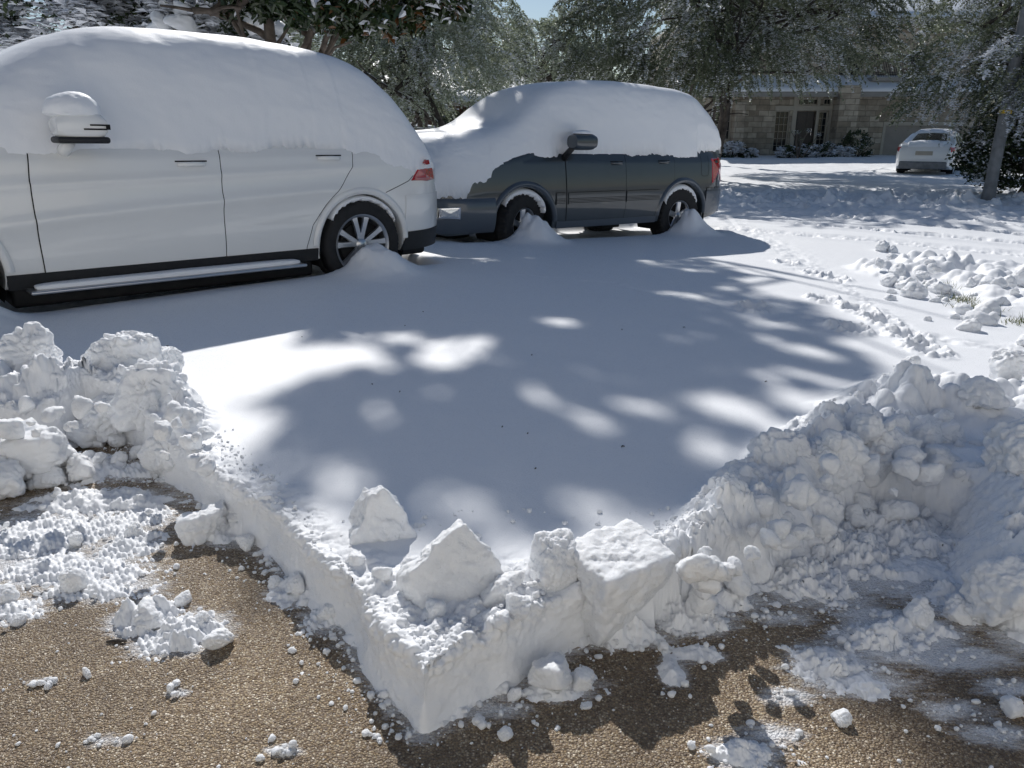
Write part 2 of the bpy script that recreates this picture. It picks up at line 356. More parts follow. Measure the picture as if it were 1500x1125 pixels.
def snowmat(name, sss=.0, bump=.5, dist=.004, scale=160, col=(.90, .91, .925)):
    m, t, p = newmat(name); p.inputs['Base Color'].default_value = (*col, 1); p.inputs['Roughness'].default_value = .55
    p.inputs['Specular IOR Level'].default_value = .25
    if sss:
        p.inputs['Subsurface Weight'].default_value = sss; p.inputs['Subsurface Radius'].default_value = (1, .95, .9); p.inputs['Subsurface Scale'].default_value = .02
    tc = N(t, 'ShaderNodeTexCoord')
    a = N(t, 'ShaderNodeTexNoise'); a.inputs['Scale'].default_value = scale; a.inputs['Detail'].default_value = 6; a.inputs['Roughness'].default_value = .7
    t.links.new(tc.outputs['Object'], a.inputs['Vector'])
    b = N(t, 'ShaderNodeBump'); b.inputs['Strength'].default_value = bump; b.inputs['Distance'].default_value = dist
    t.links.new(a.outputs['Fac'], b.inputs['Height']); t.links.new(b.outputs[0], p.inputs['Normal'])
    # ice glints: a few grains are mirror smooth
    v = N(t, 'ShaderNodeTexVoronoi'); v.inputs['Scale'].default_value = 420; t.links.new(tc.outputs['Object'], v.inputs['Vector'])
    cmp_ = N(t, 'ShaderNodeMath', operation='GREATER_THAN'); cmp_.inputs[1].default_value = .93
    sp = N(t, 'ShaderNodeSeparateColor'); t.links.new(v.outputs['Color'], sp.inputs[0]); t.links.new(sp.outputs[0], cmp_.inputs[0])
    mr = N(t, 'ShaderNodeMapRange'); mr.inputs['To Min'].default_value = .6; mr.inputs['To Max'].default_value = .22
    t.links.new(cmp_.outputs[0], mr.inputs['Value']); t.links.new(mr.outputs[0], p.inputs['Roughness'])
    return m
M = {}
M['snow'] = snowmat('snow_surface', 0, .42, .0035, 130)
M['block'] = snowmat('packed_snow', .35, .8, .006, 90)
M['carsnow'] = snowmat('snow_on_cars', 0, .35, .004, 60)
M['leafsnow'] = simple('snow_on_leaves', (.84, .86, .9), .7)
def concrete():
    m, t, p = newmat('exposed_aggregate_concrete'); tc = N(t, 'ShaderNodeTexCoord')
    wp = N(t, 'ShaderNodeTexNoise'); wp.inputs['Scale'].default_value = 90; t.links.new(tc.outputs['Object'], wp.inputs['Vector'])
    mx = N(t, 'ShaderNodeMixRGB', blend_type='ADD'); mx.inputs[0].default_value = .006
    t.links.new(tc.outputs['Object'], mx.inputs[1]); t.links.new(wp.outputs['Color'], mx.inputs[2])
    v = N(t, 'ShaderNodeTexVoronoi'); v.inputs['Scale'].default_value = 165; v.inputs['Randomness'].default_value = 1; t.links.new(mx.outputs[0], v.inputs['Vector'])
    sp = N(t, 'ShaderNodeSeparateColor'); t.links.new(v.outputs['Color'], sp.inputs[0])
    cr = N(t, 'ShaderNodeValToRGB'); e = cr.color_ramp.elements
    e[0].position = 0; e[0].color = (.07, .045, .028, 1); e[1].position = 1; e[1].color = (.80, .72, .60, 1)
    for pos, c in ((.25, (.18, .125, .072)), (.5, (.30, .22, .13)), (.75, (.36, .28, .18)), (.93, (.46, .40, .30))):
        q = e.new(pos); q.color = (*c, 1)
    t.links.new(sp.outputs[0], cr.inputs[0])
    # matrix between stones
    dr = N(t, 'ShaderNodeValToRGB'); dr.color_ramp.elements[0].position = .35; dr.color_ramp.elements[1].position = .62; t.links.new(v.outputs['Distance'], dr.inputs[0])
    mm = N(t, 'ShaderNodeMixRGB'); mm.inputs[2].default_value = (.16, .115, .075, 1)
    t.links.new(dr.outputs[0], mm.inputs[0]); t.links.new(cr.outputs[0], mm.inputs[1])
    # big stains, damp patches
    n1 = N(t, 'ShaderNodeTexNoise'); n1.inputs['Scale'].default_value = 2.3; n1.inputs['Detail'].default_value = 6; t.links.new(tc.outputs['Object'], n1.inputs['Vector'])
    s1 = N(t, 'ShaderNodeValToRGB'); s1.color_ramp.elements[0].position = .35; s1.color_ramp.elements[0].color = (.60, .56, .52, 1); s1.color_ramp.elements[1].position = .65; s1.color_ramp.elements[1].color = (1.15, 1.12, 1.08, 1)
    t.links.new(n1.outputs['Fac'], s1.inputs[0])
    mu = N(t, 'ShaderNodeMixRGB', blend_type='MULTIPLY'); mu.inputs[0].default_value = 1
    t.links.new(mm.outputs[0], mu.inputs[1]); t.links.new(s1.outputs[0], mu.inputs[2])
    # frost dusting from a vertex attribute, broken up by noise
    at = N(t, 'ShaderNodeAttribute', attribute_name='frost')
    n2 = N(t, 'ShaderNodeTexNoise'); n2.inputs['Scale'].default_value = 34; n2.inputs['Detail'].default_value = 8; n2.inputs['Roughness'].default_value = .8; mp2 = N(t, 'ShaderNodeMapping'); mp2.inputs['Rotation'].default_value = (0, 0, R(35)); mp2.inputs['Scale'].default_value = (.45, 1.3, 1); t.links.new(tc.outputs['Object'], mp2.inputs[0]); t.links.new(mp2.outputs[0], n2.inputs['Vector'])
    ad = N(t, 'ShaderNodeMath', operation='ADD'); t.links.new(at.outputs['Fac'], ad.inputs[0]); t.links.new(n2.outputs['Fac'], ad.inputs[1])
    fr = N(t, 'ShaderNodeMapRange'); fr.inputs['From Min'].default_value = .92; fr.inputs['From Max'].default_value = 1.22; fr.inputs['To Max'].default_value = .9; t.links.new(ad.outputs[0], fr.inputs['Value'])
    br = N(t, 'ShaderNodeMixRGB', blend_type='MULTIPLY'); br.inputs[0].default_value = 1; br.inputs[2].default_value = (1.30, 1.33, 1.34, 1); t.links.new(mu.outputs[0], br.inputs[1]); mu = br
    mf = N(t, 'ShaderNodeMixRGB'); mf.inputs[2].default_value = (.86, .87, .89, 1); t.links.new(fr.outputs[0], mf.inputs[0]); t.links.new(mu.outputs[0], mf.inputs[1])
    t.links.new(mf.outputs[0], p.inputs['Base Color'])
    rr = N(t, 'ShaderNodeMapRange'); rr.inputs['To Min'].default_value = .12; rr.inputs['To Max'].default_value = .75; t.links.new(sp.outputs[1], rr.inputs['Value']); t.links.new(rr.outputs[0], p.inputs['Roughness'])
    b = N(t, 'ShaderNodeBump', invert=True); b.inputs['Strength'].default_value = .9; b.inputs['Distance'].default_value = .006; t.links.new(v.outputs['Distance'], b.inputs['Height'])
    # each pebble lies at its own tilt
    b2 = N(t, 'ShaderNodeBump'); b2.inputs['Strength'].default_value = .6; b2.inputs['Distance'].default_value = .004
    n3 = N(t, 'ShaderNodeTexNoise'); n3.inputs['Scale'].default_value = 260; t.links.new(tc.outputs['Object'], n3.inputs['Vector'])
    t.links.new(n3.outputs['Fac'], b2.inputs['Height']); t.links.new(b.outputs[0], b2.inputs['Normal'])
    t.links.new(b2.outputs[0], p.inputs['Normal'])
    return m
M['concrete'] = concrete()
M['white_paint'] = simple('white_car_paint', (.83, .83, .81), .32, 0, .01, 3, coat=.9)
M['slate_paint'] = simple('slate_car_paint', (.040, .050, .058), .35, .2, .06, 4, coat=1)
M['slate_light'] = simple('slate_blue_lower_paint', (.070, .085, .105), .38, .2, .06, 4, coat=.8)
M['black_plastic'] = simple('black_plastic', (.012, .012, .013), .55, 0, .2, 30, .2, 300)
M['gap'] = simple('panel_gap', (.006, .006, .006), .9)
M['rubber'] = simple('tyre_rubber', (.014, .014, .015), .8, 0, .3, 20, .3, 120)
M['alloy'] = simple('alloy_rim', (.55, .56, .58), .28, .9, .05, 12)
M['dark_metal'] = simple('dark_underbody', (.02, .02, .021), .7, .3, .3, 10)
M['chrome'] = simple('chrome_trim', (.8, .8, .82), .12, 1)
M['glass'] = simple('dark_glass', (.012, .015, .018), .08, 0, 0, 3, spec=.35)
M['red'] = simple('red_lamp', (.42, .006, .010), .12, 0, .25, 40, coat=1)
M['clear'] = simple('clear_lamp', (.62, .64, .66), .1, .5, .15, 60, coat=1)
M['amber'] = simple('amber_lens', (.7, .2, .03), .15, 0, .1, 30, coat=1)
M['bark'] = simple('bark', (.13, .105, .085), .9, 0, .45, 9, 1., 22)
M['bark_dark'] = simple('dark_bark', (.06, .05, .042), .9, 0, .5, 9, 1., 22)
M['silver'] = simple('silver_car_paint', (.55, .56, .58), .3, .4, .03, 4, coat=.9)
def leafmat(name, cols, rough=.45, spec=.4, trans=.25):
    m, t, p = newmat(name); at = N(t, 'ShaderNodeAttribute', attribute_name='rnd')
    cr = N(t, 'ShaderNodeValToRGB'); e = cr.color_ramp.elements
    for i, (pos, c) in enumerate(cols):
        q = e[i] if i < 2 else e.new(pos)
        q.position = pos; q.color = (*c, 1)
    t.links.new(at.outputs['Fac'], cr.inputs[0]); t.links.new(cr.outputs[0], p.inputs['Base Color'])
    p.inputs['Roughness'].default_value = rough; p.inputs['Specular IOR Level'].default_value = spec
    if trans:
        tr = N(t, 'ShaderNodeBsdfTranslucent'); ms = N(t, 'ShaderNodeMixShader'); ms.inputs[0].default_value = trans
        t.links.new(cr.outputs[0], tr.inputs[0]); t.links.new(p.outputs[0], ms.inputs[1]); t.links.new(tr.outputs[0], ms.inputs[2])
        t.links.new(ms.outputs[0], t.nodes['Material Output'].inputs[0])
    return m
M['oak'] = leafmat('oak_leaves', rough=.36, spec=.7, cols= [(0, (.05, .065, .028)), (1, (.42, .45, .36)), (.5, (.15, .175, .095)), (.8, (.28, .31, .21))], trans=.3)
M['oak_frost'] = leafmat('frosted_oak_leaves', rough=.38, spec=.7, cols= [(0, (.09, .11, .065)), (1, (.72, .76, .68)), (.5, (.30, .34, .23)), (.8, (.52, .56, .45))], trans=.4)
M['magnolia'] = leafmat('magnolia_leaves', [(0, (.018, .035, .014)), (1, (.20, .09, .03)), (.7, (.045, .07, .025)), (.9, (.06, .075, .03)), (.93, (.18, .08, .03))], .25, .6, .12)
M['shrub'] = leafmat('shrub_leaves', [(0, (.02, .035, .015)), (1, (.09, .12, .05)), (.6, (.045, .065, .025))], .35)
def stone(name, c1, c2, mort, sx, rowh, wdt):
    m, t, p = newmat(name); tc = N(t, 'ShaderNodeTexCoord'); mp = N(t, 'ShaderNodeMapping'); mp.inputs['Rotation'].default_value = (R(90), 0, 0)
    t.links.new(tc.outputs['Object'], mp.inputs[0])
    wn = N(t, 'ShaderNodeTexNoise'); wn.inputs['Scale'].default_value = 2.2; t.links.new(tc.outputs['Object'], wn.inputs['Vector'])
    ad = N(t, 'ShaderNodeMixRGB', blend_type='ADD'); ad.inputs[0].default_value = .07; t.links.new(mp.outputs[0], ad.inputs[1]); t.links.new(wn.outputs['Color'], ad.inputs[2])
    b = N(t, 'ShaderNodeTexBrick'); b.inputs['Scale'].default_value = sx; b.inputs['Brick Width'].default_value = wdt; b.inputs['Row Height'].default_value = rowh
    b.inputs['Color1'].default_value = (*c1, 1); b.inputs['Color2'].default_value = (*c2, 1); b.inputs['Mortar'].default_value = (*mort, 1); b.inputs['Mortar Size'].default_value = .012
    b.offset_frequency = 2; b.squash = 1.4; b.squash_frequency = 3
    t.links.new(ad.outputs[0], b.inputs['Vector'])
    n = N(t, 'ShaderNodeTexNoise'); n.inputs['Scale'].default_value = 3; n.inputs['Detail'].default_value = 8; t.links.new(tc.outputs['Object'], n.inputs['Vector'])
    hv = N(t, 'ShaderNodeMixRGB', blend_type='OVERLAY'); hv.inputs[0].default_value = .6; t.links.new(b.outputs[0], hv.inputs[1]); t.links.new(n.outputs['Fac'], hv.inputs[2])
    t.links.new(hv.outputs[0], p.inputs['Base Color']); p.inputs['Roughness'].default_value = .9
    bp = N(t, 'ShaderNodeBump', invert=True); bp.inputs['Strength'].default_value = .8; bp.inputs['Distance'].default_value = .03; t.links.new(b.outputs['Fac'], bp.inputs['Height']); t.links.new(bp.outputs[0], p.inputs['Normal'])
    return m
M['stone'] = stone('pale_limestone', (.50, .44, .35), (.27, .225, .17), (.22, .19, .15), 1.0, .27, .50)
M['brick'] = stone('brown_brick', (.22, .12, .08), (.15, .08, .055), (.25, .2, .17), 3.0, .22, .62)
M['trim'] = simple('beige_trim', (.42, .38, .31), .7, 0, .06, 5)
M['garage'] = simple('beige_garage_door', (.30, .27, .235), .7, 0, .06, 3)
M['door'] = simple('dark_wood_door', (.035, .022, .016), .4, 0, .3, 6)
M['eave'] = simple('grey_eave', (.28, .27, .25), .7, 0, .08, 3)
M['backwall'] = simple('pale_render', (.64, .61, .56), .9, 0, .05, 3)
M['white_door'] = simple('white_garage_door', (.75, .74, .70), .6)
M['iron'] = simple('black_iron', (.015, .015, .016), .5, .5)
M['roofing'] = simple('grey_shingle', (.14, .13, .125), .9, 0, .3, 20, .4, 30)
M['galv'] = simple('weathered_grey_pole', (.20, .205, .21), .6, .3, .25, 6, .4, 30)
M['yellow'] = simple('yellow_sticker', (.7, .45, .03), .6)
M['grass'] = leafmat('winter_grass', [(0, (.06, .09, .02)), (1, (.22, .20, .08)), (.6, (.12, .14, .04))])
#PART2
# ================================================================ GROUND, SNOW COVER
def polar_grid(th, rr):
    A, B = np.meshgrid(th, rr); X = B * np.sin(A); Y = B * np.cos(A)
    n, k = X.shape; i = np.arange(n * k).reshape(n, k)
    F = np.stack([i[:-1, :-1], i[:-1, 1:], i[1:, 1:], i[1:, :-1]], -1).reshape(-1, 4)
    return X.ravel(), Y.ravel(), F[:, ::-1]
def attr(o, name, vals, dom='POINT'):
    a = o.data.attributes.new(name, 'FLOAT', dom); a.data.foreach_set('value', np.asarray(vals, np.float32))
# ground behind the camera: snowed-in yard and an unseen house added to bounce sunlight
X, Y = np.meshgrid(np.linspace(-60, 60, 240), np.linspace(-30, -1.6, 60)); k_ = np.arange(X.size).reshape(X.shape)
F = np.stack([k_[:-1, :-1], k_[:-1, 1:], k_[1:, 1:], k_[1:, :-1]], -1).reshape(-1, 4)
tag(mobj('snow_covered_ground', np.stack([X.ravel(), Y.ravel(), .12 + .03 * fbm2(X.ravel(), Y.ravel(), .8, 3, 5)], 1), F, M['snow']), kind='structure')
def back_house():
    t = empty('added_bounce_house', (0, -4.2, 0), (0, 0, 0), 'unseen pale house front with a garage door, added behind the viewer to bounce sunlight', 'house'); b = MB()
    b.box(-11, -3.2, -6, 0, -.2, 5.6); b.box(3.2, 11, -6, 0, -.2, 5.6); b.box(-3.2, 3.2, -6, 0, 2.5, 5.6); b.build('wall', M['backwall'], t)
    b = MB(); b.box(-3.2, 3.2, -.4, -.15, -.1, 2.5); [b.box(-3.2, 3.2, -.16, -.14, .5 + .5 * k, .52 + .5 * k) for k in range(4)]; b.build('garage_door', M['white_door'], t)
    b = MB(); b.box(-11.6, 11.6, -6.5, .7, 5.6, 5.85); b.build('roof', M['roofing'], t)
back_house()
# bare concrete pad
xs = np.arange(-4.6, 5.2, .014); ys = np.arange(-1.5, 5.2, .014)
X, Y = np.meshgrid(xs, ys); nr, nc = X.shape; X = X.ravel(); Y = Y.ravel(); i = np.arange(nr * nc).reshape(nr, nc)
F = np.stack([i[:-1, :-1], i[:-1, 1:], i[1:, 1:], i[1:, :-1]], -1).reshape(-1, 4)
pad = mobj('parking_pad', np.stack([X, Y, zg(X, Y) + .0015 * fbm2(X, Y, 6, 2, 3)], 1), F, M['concrete']); tag(pad, kind='structure')
fro = np.zeros(X.shape); sd0 = sdist(X, Y, bare)
for (a, b, rx, ry, t_) in PATCH:
    q = ((X - a) / rx) ** 2 + ((Y - b) / ry) ** 2; fro = np.maximum(fro, np.exp(-q * .33) * min(1, .68 + t_ * 12))
fro = np.maximum(fro, .72 * sst(-.16, 0, sd0)) * .78
fro += .12 * sst(0, 1, fbm2(X, Y, 2.2, 4, 333) + .35) + .30 * sst(.3, 1.4, X) * sst(-.6, .4, fbm2(X, Y, 3, 3, 335))
attr(pad, 'frost', fro); del X, Y, F, fro, sd0
bp = mobj('ground', [(-300, -60, -.52), (300, -60, -.52), (300, 400, -.52), (-300, 400, -.52)], [(0, 1, 2, 3)], M['concrete']); tag(bp, kind='structure')

def snow_sheet(name, th, rr, near=False):
    X, Y, F = polar_grid(th, rr); T = snow_thick(X, Y); Z = zg(X, Y) + T
    if near:
        # crumbly sideways relief: only where the surface is broken or steep
        V = np.stack([X, Y, Z], 1); n, k = len(rr), len(th); Zg = Z.reshape(n, k); r_ = np.hypot(X, Y)
        gx = np.abs(np.gradient(Zg, axis=1)).ravel() / (r_ * (th[1] - th[0])); gy = np.abs(np.gradient(Zg, axis=0)).ravel() / np.abs(np.gradient(rr)).repeat(k)
        st = sst(.35, 1.6, np.hypot(gx, gy)); cr_ = sst(-2.35, -2.15, X) * sst(.60, .46, X) * (Y < 3.9) * (Z - zg(X, Y) < .15); st = st * (1 - cr_); mk = (st > .01) & (r_ < 7)
        P = V[mk]; a = .015 * fbm3(P, 18, 5, 7, .7); b = .015 * fbm3(P, 18, 5, 17, .7); c = .010 * fbm3(P, 34, 4, 27, .7)
        P[:, 0] += a * 1.6 * st[mk]; P[:, 1] += b * 1.6 * st[mk]; P[:, 2] += c * st[mk]; V[mk] = P
    else: V = np.stack([X, Y, Z], 1)
    keep = (T[F] > -.012).any(1); F = F[keep]
    us = np.unique(F); mp = np.full(len(V), -1); mp[us] = np.arange(len(us))
    o = mobj(name, V[us], mp[F], M['snow']); tag(o, kind='structure'); return o
th = np.linspace(R(-46), R(46), 1250)
q = np.linspace(.78 ** -.5, 13.0 ** -.5, 1180); snow_sheet('snow_covered_ground', th, q ** -2, True)
far_r = np.concatenate([13.0 * np.exp(np.linspace(-.0008, math.log(34 / 13.), 330)), 34 * np.exp(np.linspace(.01, math.log(220 / 34.), 60))])
snow_sheet('snow_covered_street', np.linspace(R(-60), R(60), 760), far_r)
sth = np.concatenate([np.linspace(R(46) - .0004, R(110), 160)])
for sgn in (1, -1): snow_sheet('snow_covered_ground', np.sort(sgn * sth), np.linspace(.9 ** -.5, 13.0 ** -.5, 160) ** -2)

# the face cut by the shovel: a crumbly wall from the paving up and over the rim
def cut_face():
    P = [bare[k] for k in range(I0, I1 + 1)]; L_ = np.concatenate([[0], np.cumsum([np.linalg.norm(b - a) for a, b in zip(P, P[1:])])]); n = int(L_[-1] / .0045)
    q = np.linspace(0, L_[-1], n); P = np.array(P); x = np.interp(q, L_, P[:, 0]); y = np.interp(q, L_, P[:, 1])
    k = np.hanning(9); k /= k.sum(); sm = lambda a: np.convolve(np.pad(a, 4, mode='edge'), k, 'valid'); x, y = sm(x), sm(y)
    tx = np.gradient(x); ty = np.gradient(y); l = np.hypot(tx, ty); k = np.hanning(21); k /= k.sum(); sm2 = lambda a: np.convolve(np.pad(a, 10, mode='edge'), k, 'valid')
    nx_ = sm2(ty / l); ny_ = sm2(-tx / l); l = np.hypot(nx_, ny_); nx_ /= l; ny_ /= l                      # towards the bare side
    sg = np.sign(sdist(x + nx_ * .05, y + ny_ * .05, bare)); nx_ *= -sg; ny_ *= -sg
    xi = x - nx_ * .05; yi = y - ny_ * .05; H = snow_thick(xi, yi); g0 = zg(x, y); H = np.clip(sm2(H), .06, .42)
    xi2 = x - nx_ * .085; yi2 = y - ny_ * .085; H2 = snow_thick(xi2, yi2)
    rows = []
    m = 46
    for j in range(m):
        t_ = j / (m - 1); off = .030 * (1 - t_) ** 2.2 - .006; rr = .022
        zz = -.012 + (H - rr + .012) * t_; rows.append((x + nx_ * off, y + ny_ * off, g0 + zz))
    for j in range(1, 9):
        a = math.pi / 2 * j / 8; off = -.006 - .022 * (1 - math.cos(a)); rows.append((x + nx_ * off, y + ny_ * off, g0 + H - .022 + .022 * math.sin(a)))
    for j in range(1, 9):
        t_ = j / 8; off = -.028 - .062 * t_; rows.append((x + nx_ * off, y + ny_ * off, g0 + H * (1 - t_) + H2 * t_ - .030 * t_ ** 2))
    V = np.stack([np.stack(r, 1) for r in rows]); shp = V.shape[:2]; V = V.reshape(-1, 3)
    hz = (V[:, 2] - np.tile(g0, shp[0])) / np.tile(H, shp[0])
    rim_ = sst(.55, 1.0, hz); big = fbm3(V * np.array([1, 1, .7]), 6, 2, 50); med = fbm3(V, 26, 3, 51, .6); bil = np.abs(fbm3(V, 48, 3, 52, .6)); face = fbm3(V * np.array([1, 1, 2.5]), 11, 3, 53, .5)
    dd = .016 * big + .007 * face + med * (.004 + .013 * rim_) + (bil - .2) * (.004 + .020 * rim_)
    N3 = np.stack([np.tile(nx_, shp[0]), np.tile(ny_, shp[0]), sst(.85, 1.05, hz) * 1.2], 1); N3 /= np.linalg.norm(N3, axis=1)[:, None]
    V = V + N3 * dd[:, None]; i = np.arange(shp[0] * shp[1]).reshape(shp)
    F = np.stack([i[:-1, :-1], i[:-1, 1:], i[1:, 1:], i[1:, :-1]], -1).reshape(-1, 4)
    tag(mobj('snow_edge', V, F, M['snow']), kind='structure')
cut_face()
# ================================================================ SNOW BLOCKS AND LUMPS
def rotm(rx, ry, rz): return np.array((Matrix.Rotation(R(rz), 3, 'Z') @ Matrix.Rotation(R(ry), 3, 'Y') @ Matrix.Rotation(R(rx), 3, 'X')))
def ico(sub):
    b = bmesh.new(); bmesh.ops.create_icosphere(b, subdivisions=sub, radius=1); V = np.array([v.co[:] for v in b.verts]); F = np.array([[v.index for v in f.verts] for f in b.faces]); b.free(); return V, F
ICO = {s: ico(s) for s in (1, 2, 3, 4, 5, 6)}
def chunk_verts(rng, dims, sub=4, boxy=2.4, cuts=4, rough=.06, seed=0, fine=.012, bilk=1., planes=()):
    V, F = ICO[sub]; dm = np.array(dims) / 2; pl = [(np.eye(3)[a] * sg, dm[a]) for a in range(3) for sg in (1, -1)]
    if boxy < 3.1 and cuts >= 0:
        q_ = rotm(float(rng.uniform(0, 360)), float(rng.uniform(0, 360)), float(rng.uniform(0, 360))); pl = [(q_ @ d, np.linalg.norm((q_ @ d) * dm) * rng.uniform(.85, 1.2)) for d, k in pl]; cuts += 4
    for c in range(cuts + 1):
        d = rng.normal(size=3); d /= np.linalg.norm(d); pl.append((d, np.linalg.norm(d * dm) * rng.uniform(.74, 1.0)))
    for d, k in planes: d = np.array(d, float); d /= np.linalg.norm(d); pl.append((d, np.linalg.norm(d * dm) * k))
    V = V * dm; L_ = np.linalg.norm(V, axis=1); D_ = V / L_[:, None]; pw = boxy * 2.2; acc = np.zeros(len(V))
    for d, k in pl: acc += (np.clip(D_ @ d, 0, None) / k) ** pw
    V = D_ * (acc ** (-1 / pw))[:, None]
    sz = max(dims); nrm = V / (np.linalg.norm(V, axis=1)[:, None] + 1e-9)
    dd = rough * sz * fbm3(V + seed * 3.1, 2.4 / sz, 3, seed) + min(fine, .05 * sz) * fbm3(V + seed, 28, 4, seed + 5, .6) * 1.6
    bil = np.abs(fbm3(V + 7 * seed, 7 / sz, 2, seed + 9)) ** .7; dd += bilk * .10 * sz * (bil - .25) * (.4 + 1.2 * np.clip(fbm3(V + 3 * seed, 2.5 / sz, 1, seed + 2) + .4, 0, 1))
    dd += .0035 * np.abs(fbm3(V, 90, 2, seed + 3))
    return V + nrm * dd[:, None], F
rngc = np.random.default_rng(5)
def block(u, v, dims, rot=(0, 0, 0), h=0., dz=None, label=None, group=None, cat='snow block', name='snow_block', **k):
    """one lump of snow standing at photo pixel (u, v) on a surface h above the ground"""
    seed = int(rngc.integers(1e6)); V, F = chunk_verts(rngc, dims, seed=seed, **k); V = V @ rotm(*rot).T
    x, y = G(u, v, h); z = float(zg(np.float64(x), np.float64(y))) + h - V[:, 2].min() - .012 if dz is None else float(zg(np.float64(x), np.float64(y))) + h + dz
    o = mobj(name, V, F, M['block']); o.location = (x, y, z); tag(o, label, cat, group); return o
GR = 'upright blocks on the front snow edge'
block(560, 832, (.215, .10, .27), (-14, 6, 14), SNOW - .12, None, 'upright rough snow slab leaning left on the front snow edge', GR, sub=6, boxy=6, cuts=2, rough=.035, bilk=.6, planes=[((1, 0, .7), .80), ((-1, 0, .3), .88)])
block(672, 905, (.34, .09, .33), (-22, 4, 12), SNOW - .11, None, 'pointed triangular snow slab in the middle of the front snow edge', GR, sub=6, boxy=7, cuts=1, rough=.025, bilk=.4, planes=[((1, 0, .85), .55), ((-1, 0, 1.2), .55)])
block(806, 880, (.12, .11, .20), (0, 10, 20), SNOW - .07, None, 'jagged spiky snow lump between the triangular slab and the square block', GR, sub=6, boxy=3.2, cuts=5, rough=.08, bilk=.6)
block(900, 905, (.25, .22, .235), (4, -2, 32), .02, None, 'large square-cut snow block with a flat top at the right of the front edge', GR, sub=6, boxy=9, cuts=0, rough=.012, bilk=.15, planes=[((.3, -1, -.5), .8)])
block(852, 875, (.12, .10, .13), (10, 20, 60), .08, None, 'small snow wedge tucked against the left of the square block', GR, sub=5, boxy=4, cuts=4, rough=.04, bilk=.4)
BC = 'broken clods between the upright front blocks'
for i, (u, v, d) in enumerate(((615, 850, .07), (632, 830, .05), (600, 880, .05), (742, 880, .09), (760, 905, .06), (775, 850, .07), (738, 850, .05), (830, 840, .07), (845, 905, .06), (610, 775, .035), (640, 905, .05), (705, 925, .06), (560, 850, .05), (735, 915, .05), (790, 905, .08), (965, 860, .10), (975, 820, .08), (1000, 840, .09), (945, 790, .05), (520, 830, .05))):
    x, y = G(u, v, SNOW - .02); th_ = float(thick(x, y)[0]); block(u, v, (d * 1.2, d, d), (float(rngc.uniform(-30, 30)), float(rngc.uniform(-30, 30)), float(rngc.uniform(0, 180))), max(th_, .03) - d * .3, None, 'crumbly snow clod lying between the upright blocks of the front snow edge', BC, 'snow lump', 'snow_lump', sub=4 if d < .06 else 5, boxy=2.8, cuts=4, rough=.08)
LP = 'big blocks of the left snow heap'
block(45, 700, (.36, .26, .24), (8, -6, 10), 0, None, 'largest snow block, dented on top, at the left picture edge', LP, sub=6, boxy=3.6, cuts=4, rough=.05)
block(5, 730, (.24, .18, .13), (5, 8, -20), 0, None, 'low rounded snow lump below the largest block at the left picture edge', LP, sub=5, boxy=3, cuts=4, rough=.04)
block(78, 710, (.12, .11, .09), (0, 20, 40), 0, None, 'small angular snow lump right below the largest left block', LP, sub=5, boxy=2.6, cuts=5, rough=.05)
block(120, 700, (.13, .13, .11), (0, -20, 10), 0, None, 'pyramid shaped snow lump right of the largest left block', LP, sub=5, boxy=2.4, cuts=6, rough=.05)
block(160, 640, (.22, .16, .16), (0, -25, 20), .02, None, 'tilted pale snow block in the hollow of the left heap', LP, sub=6, boxy=3.4, cuts=4, rough=.05)
block(235, 640, (.26, .17, .32), (10, 24, 35), .06, None, 'tall leaning snow block at the right end of the left heap', LP, sub=6, boxy=4, cuts=4, rough=.05)
block(160, 560, (.24, .16, .22), (0, 8, 15), .20, None, 'peaked snow block on the crest of the left heap', LP, sub=6, boxy=2.8, cuts=5, rough=.09)
block(60, 560, (.30, .2, .2), (0, -8, -15), .20, None, 'broad snow block on the left of the left heap crest', LP, sub=6, boxy=2.8, cuts=5, rough=.09)
block(205, 560, (.22, .2, .26), (0, -4, 35), .17, None, 'square snow block on the crest behind the tall leaning block', LP, sub=6, boxy=3.2, cuts=4, rough=.08)
block(250, 555, (.16, .15, .18), (0, 14, 5), .16, None, 'crumbly snow block at the far right of the left heap crest', LP, sub=6, boxy=2.6, cuts=4, rough=.09)
block(248, 690, (.22, .15, .18), (0, 30, -30), .0, None, 'slanted snow block at the foot of the left heap beside the cut edge', LP, sub=6, boxy=3.2, cuts=4, rough=.06)
block(140, 645, (.24, .12, .07), (0, 5, 15), 0, None, 'flat snow slab lying in front of the left heap hollow', LP, sub=5, boxy=3, cuts=4, rough=.06)
BG = 'snow lumps lying loose on the bare concrete'
def lone(u, v, s, label, **k): block(u, v, s, (float(rngc.uniform(-15, 15)), float(rngc.uniform(-15, 15)), float(rngc.uniform(0, 180))), 0, None, label, BG, 'snow lump', 'snow_lump', **{**dict(sub=5, boxy=2.8, cuts=5, rough=.05), **k})
block(300, 785, (.20, .10, .085), (0, -8, 35), 0, None, 'long snow lump lying slanted beside the left cut edge', BG, 'snow lump', 'snow_lump', sub=5, boxy=3.2, cuts=4, rough=.05)
lone(352, 768, (.13, .09, .08), 'ragged snow lump touching the left cut edge right of the long lump')
lone(362, 803, (.055, .05, .055), 'small snow lump casting a shadow just below the ragged lump')
lone(112, 862, (.085, .07, .085), 'round snow ball on the tyre tread print at the left')
lone(112, 797, (.05, .05, .045), 'small snow ball above the round ball on the tread print')
lone(198, 785, (.055, .05, .07), 'upright little snow lump above the middle tread print')
lone(270, 882, (.05, .045, .04), 'egg sized snow lump standing behind the loose slushy patch')
lone(220, 915, (.13, .08, .055), 'flat pale snow lump at the left of the loose slushy patch')
lone(323, 945, (.075, .065, .05), 'facetted snow lump at the right tip of the loose slushy patch')
lone(297, 918, (.065, .05, .05), 'snow lump second from the right tip of the loose slushy patch')
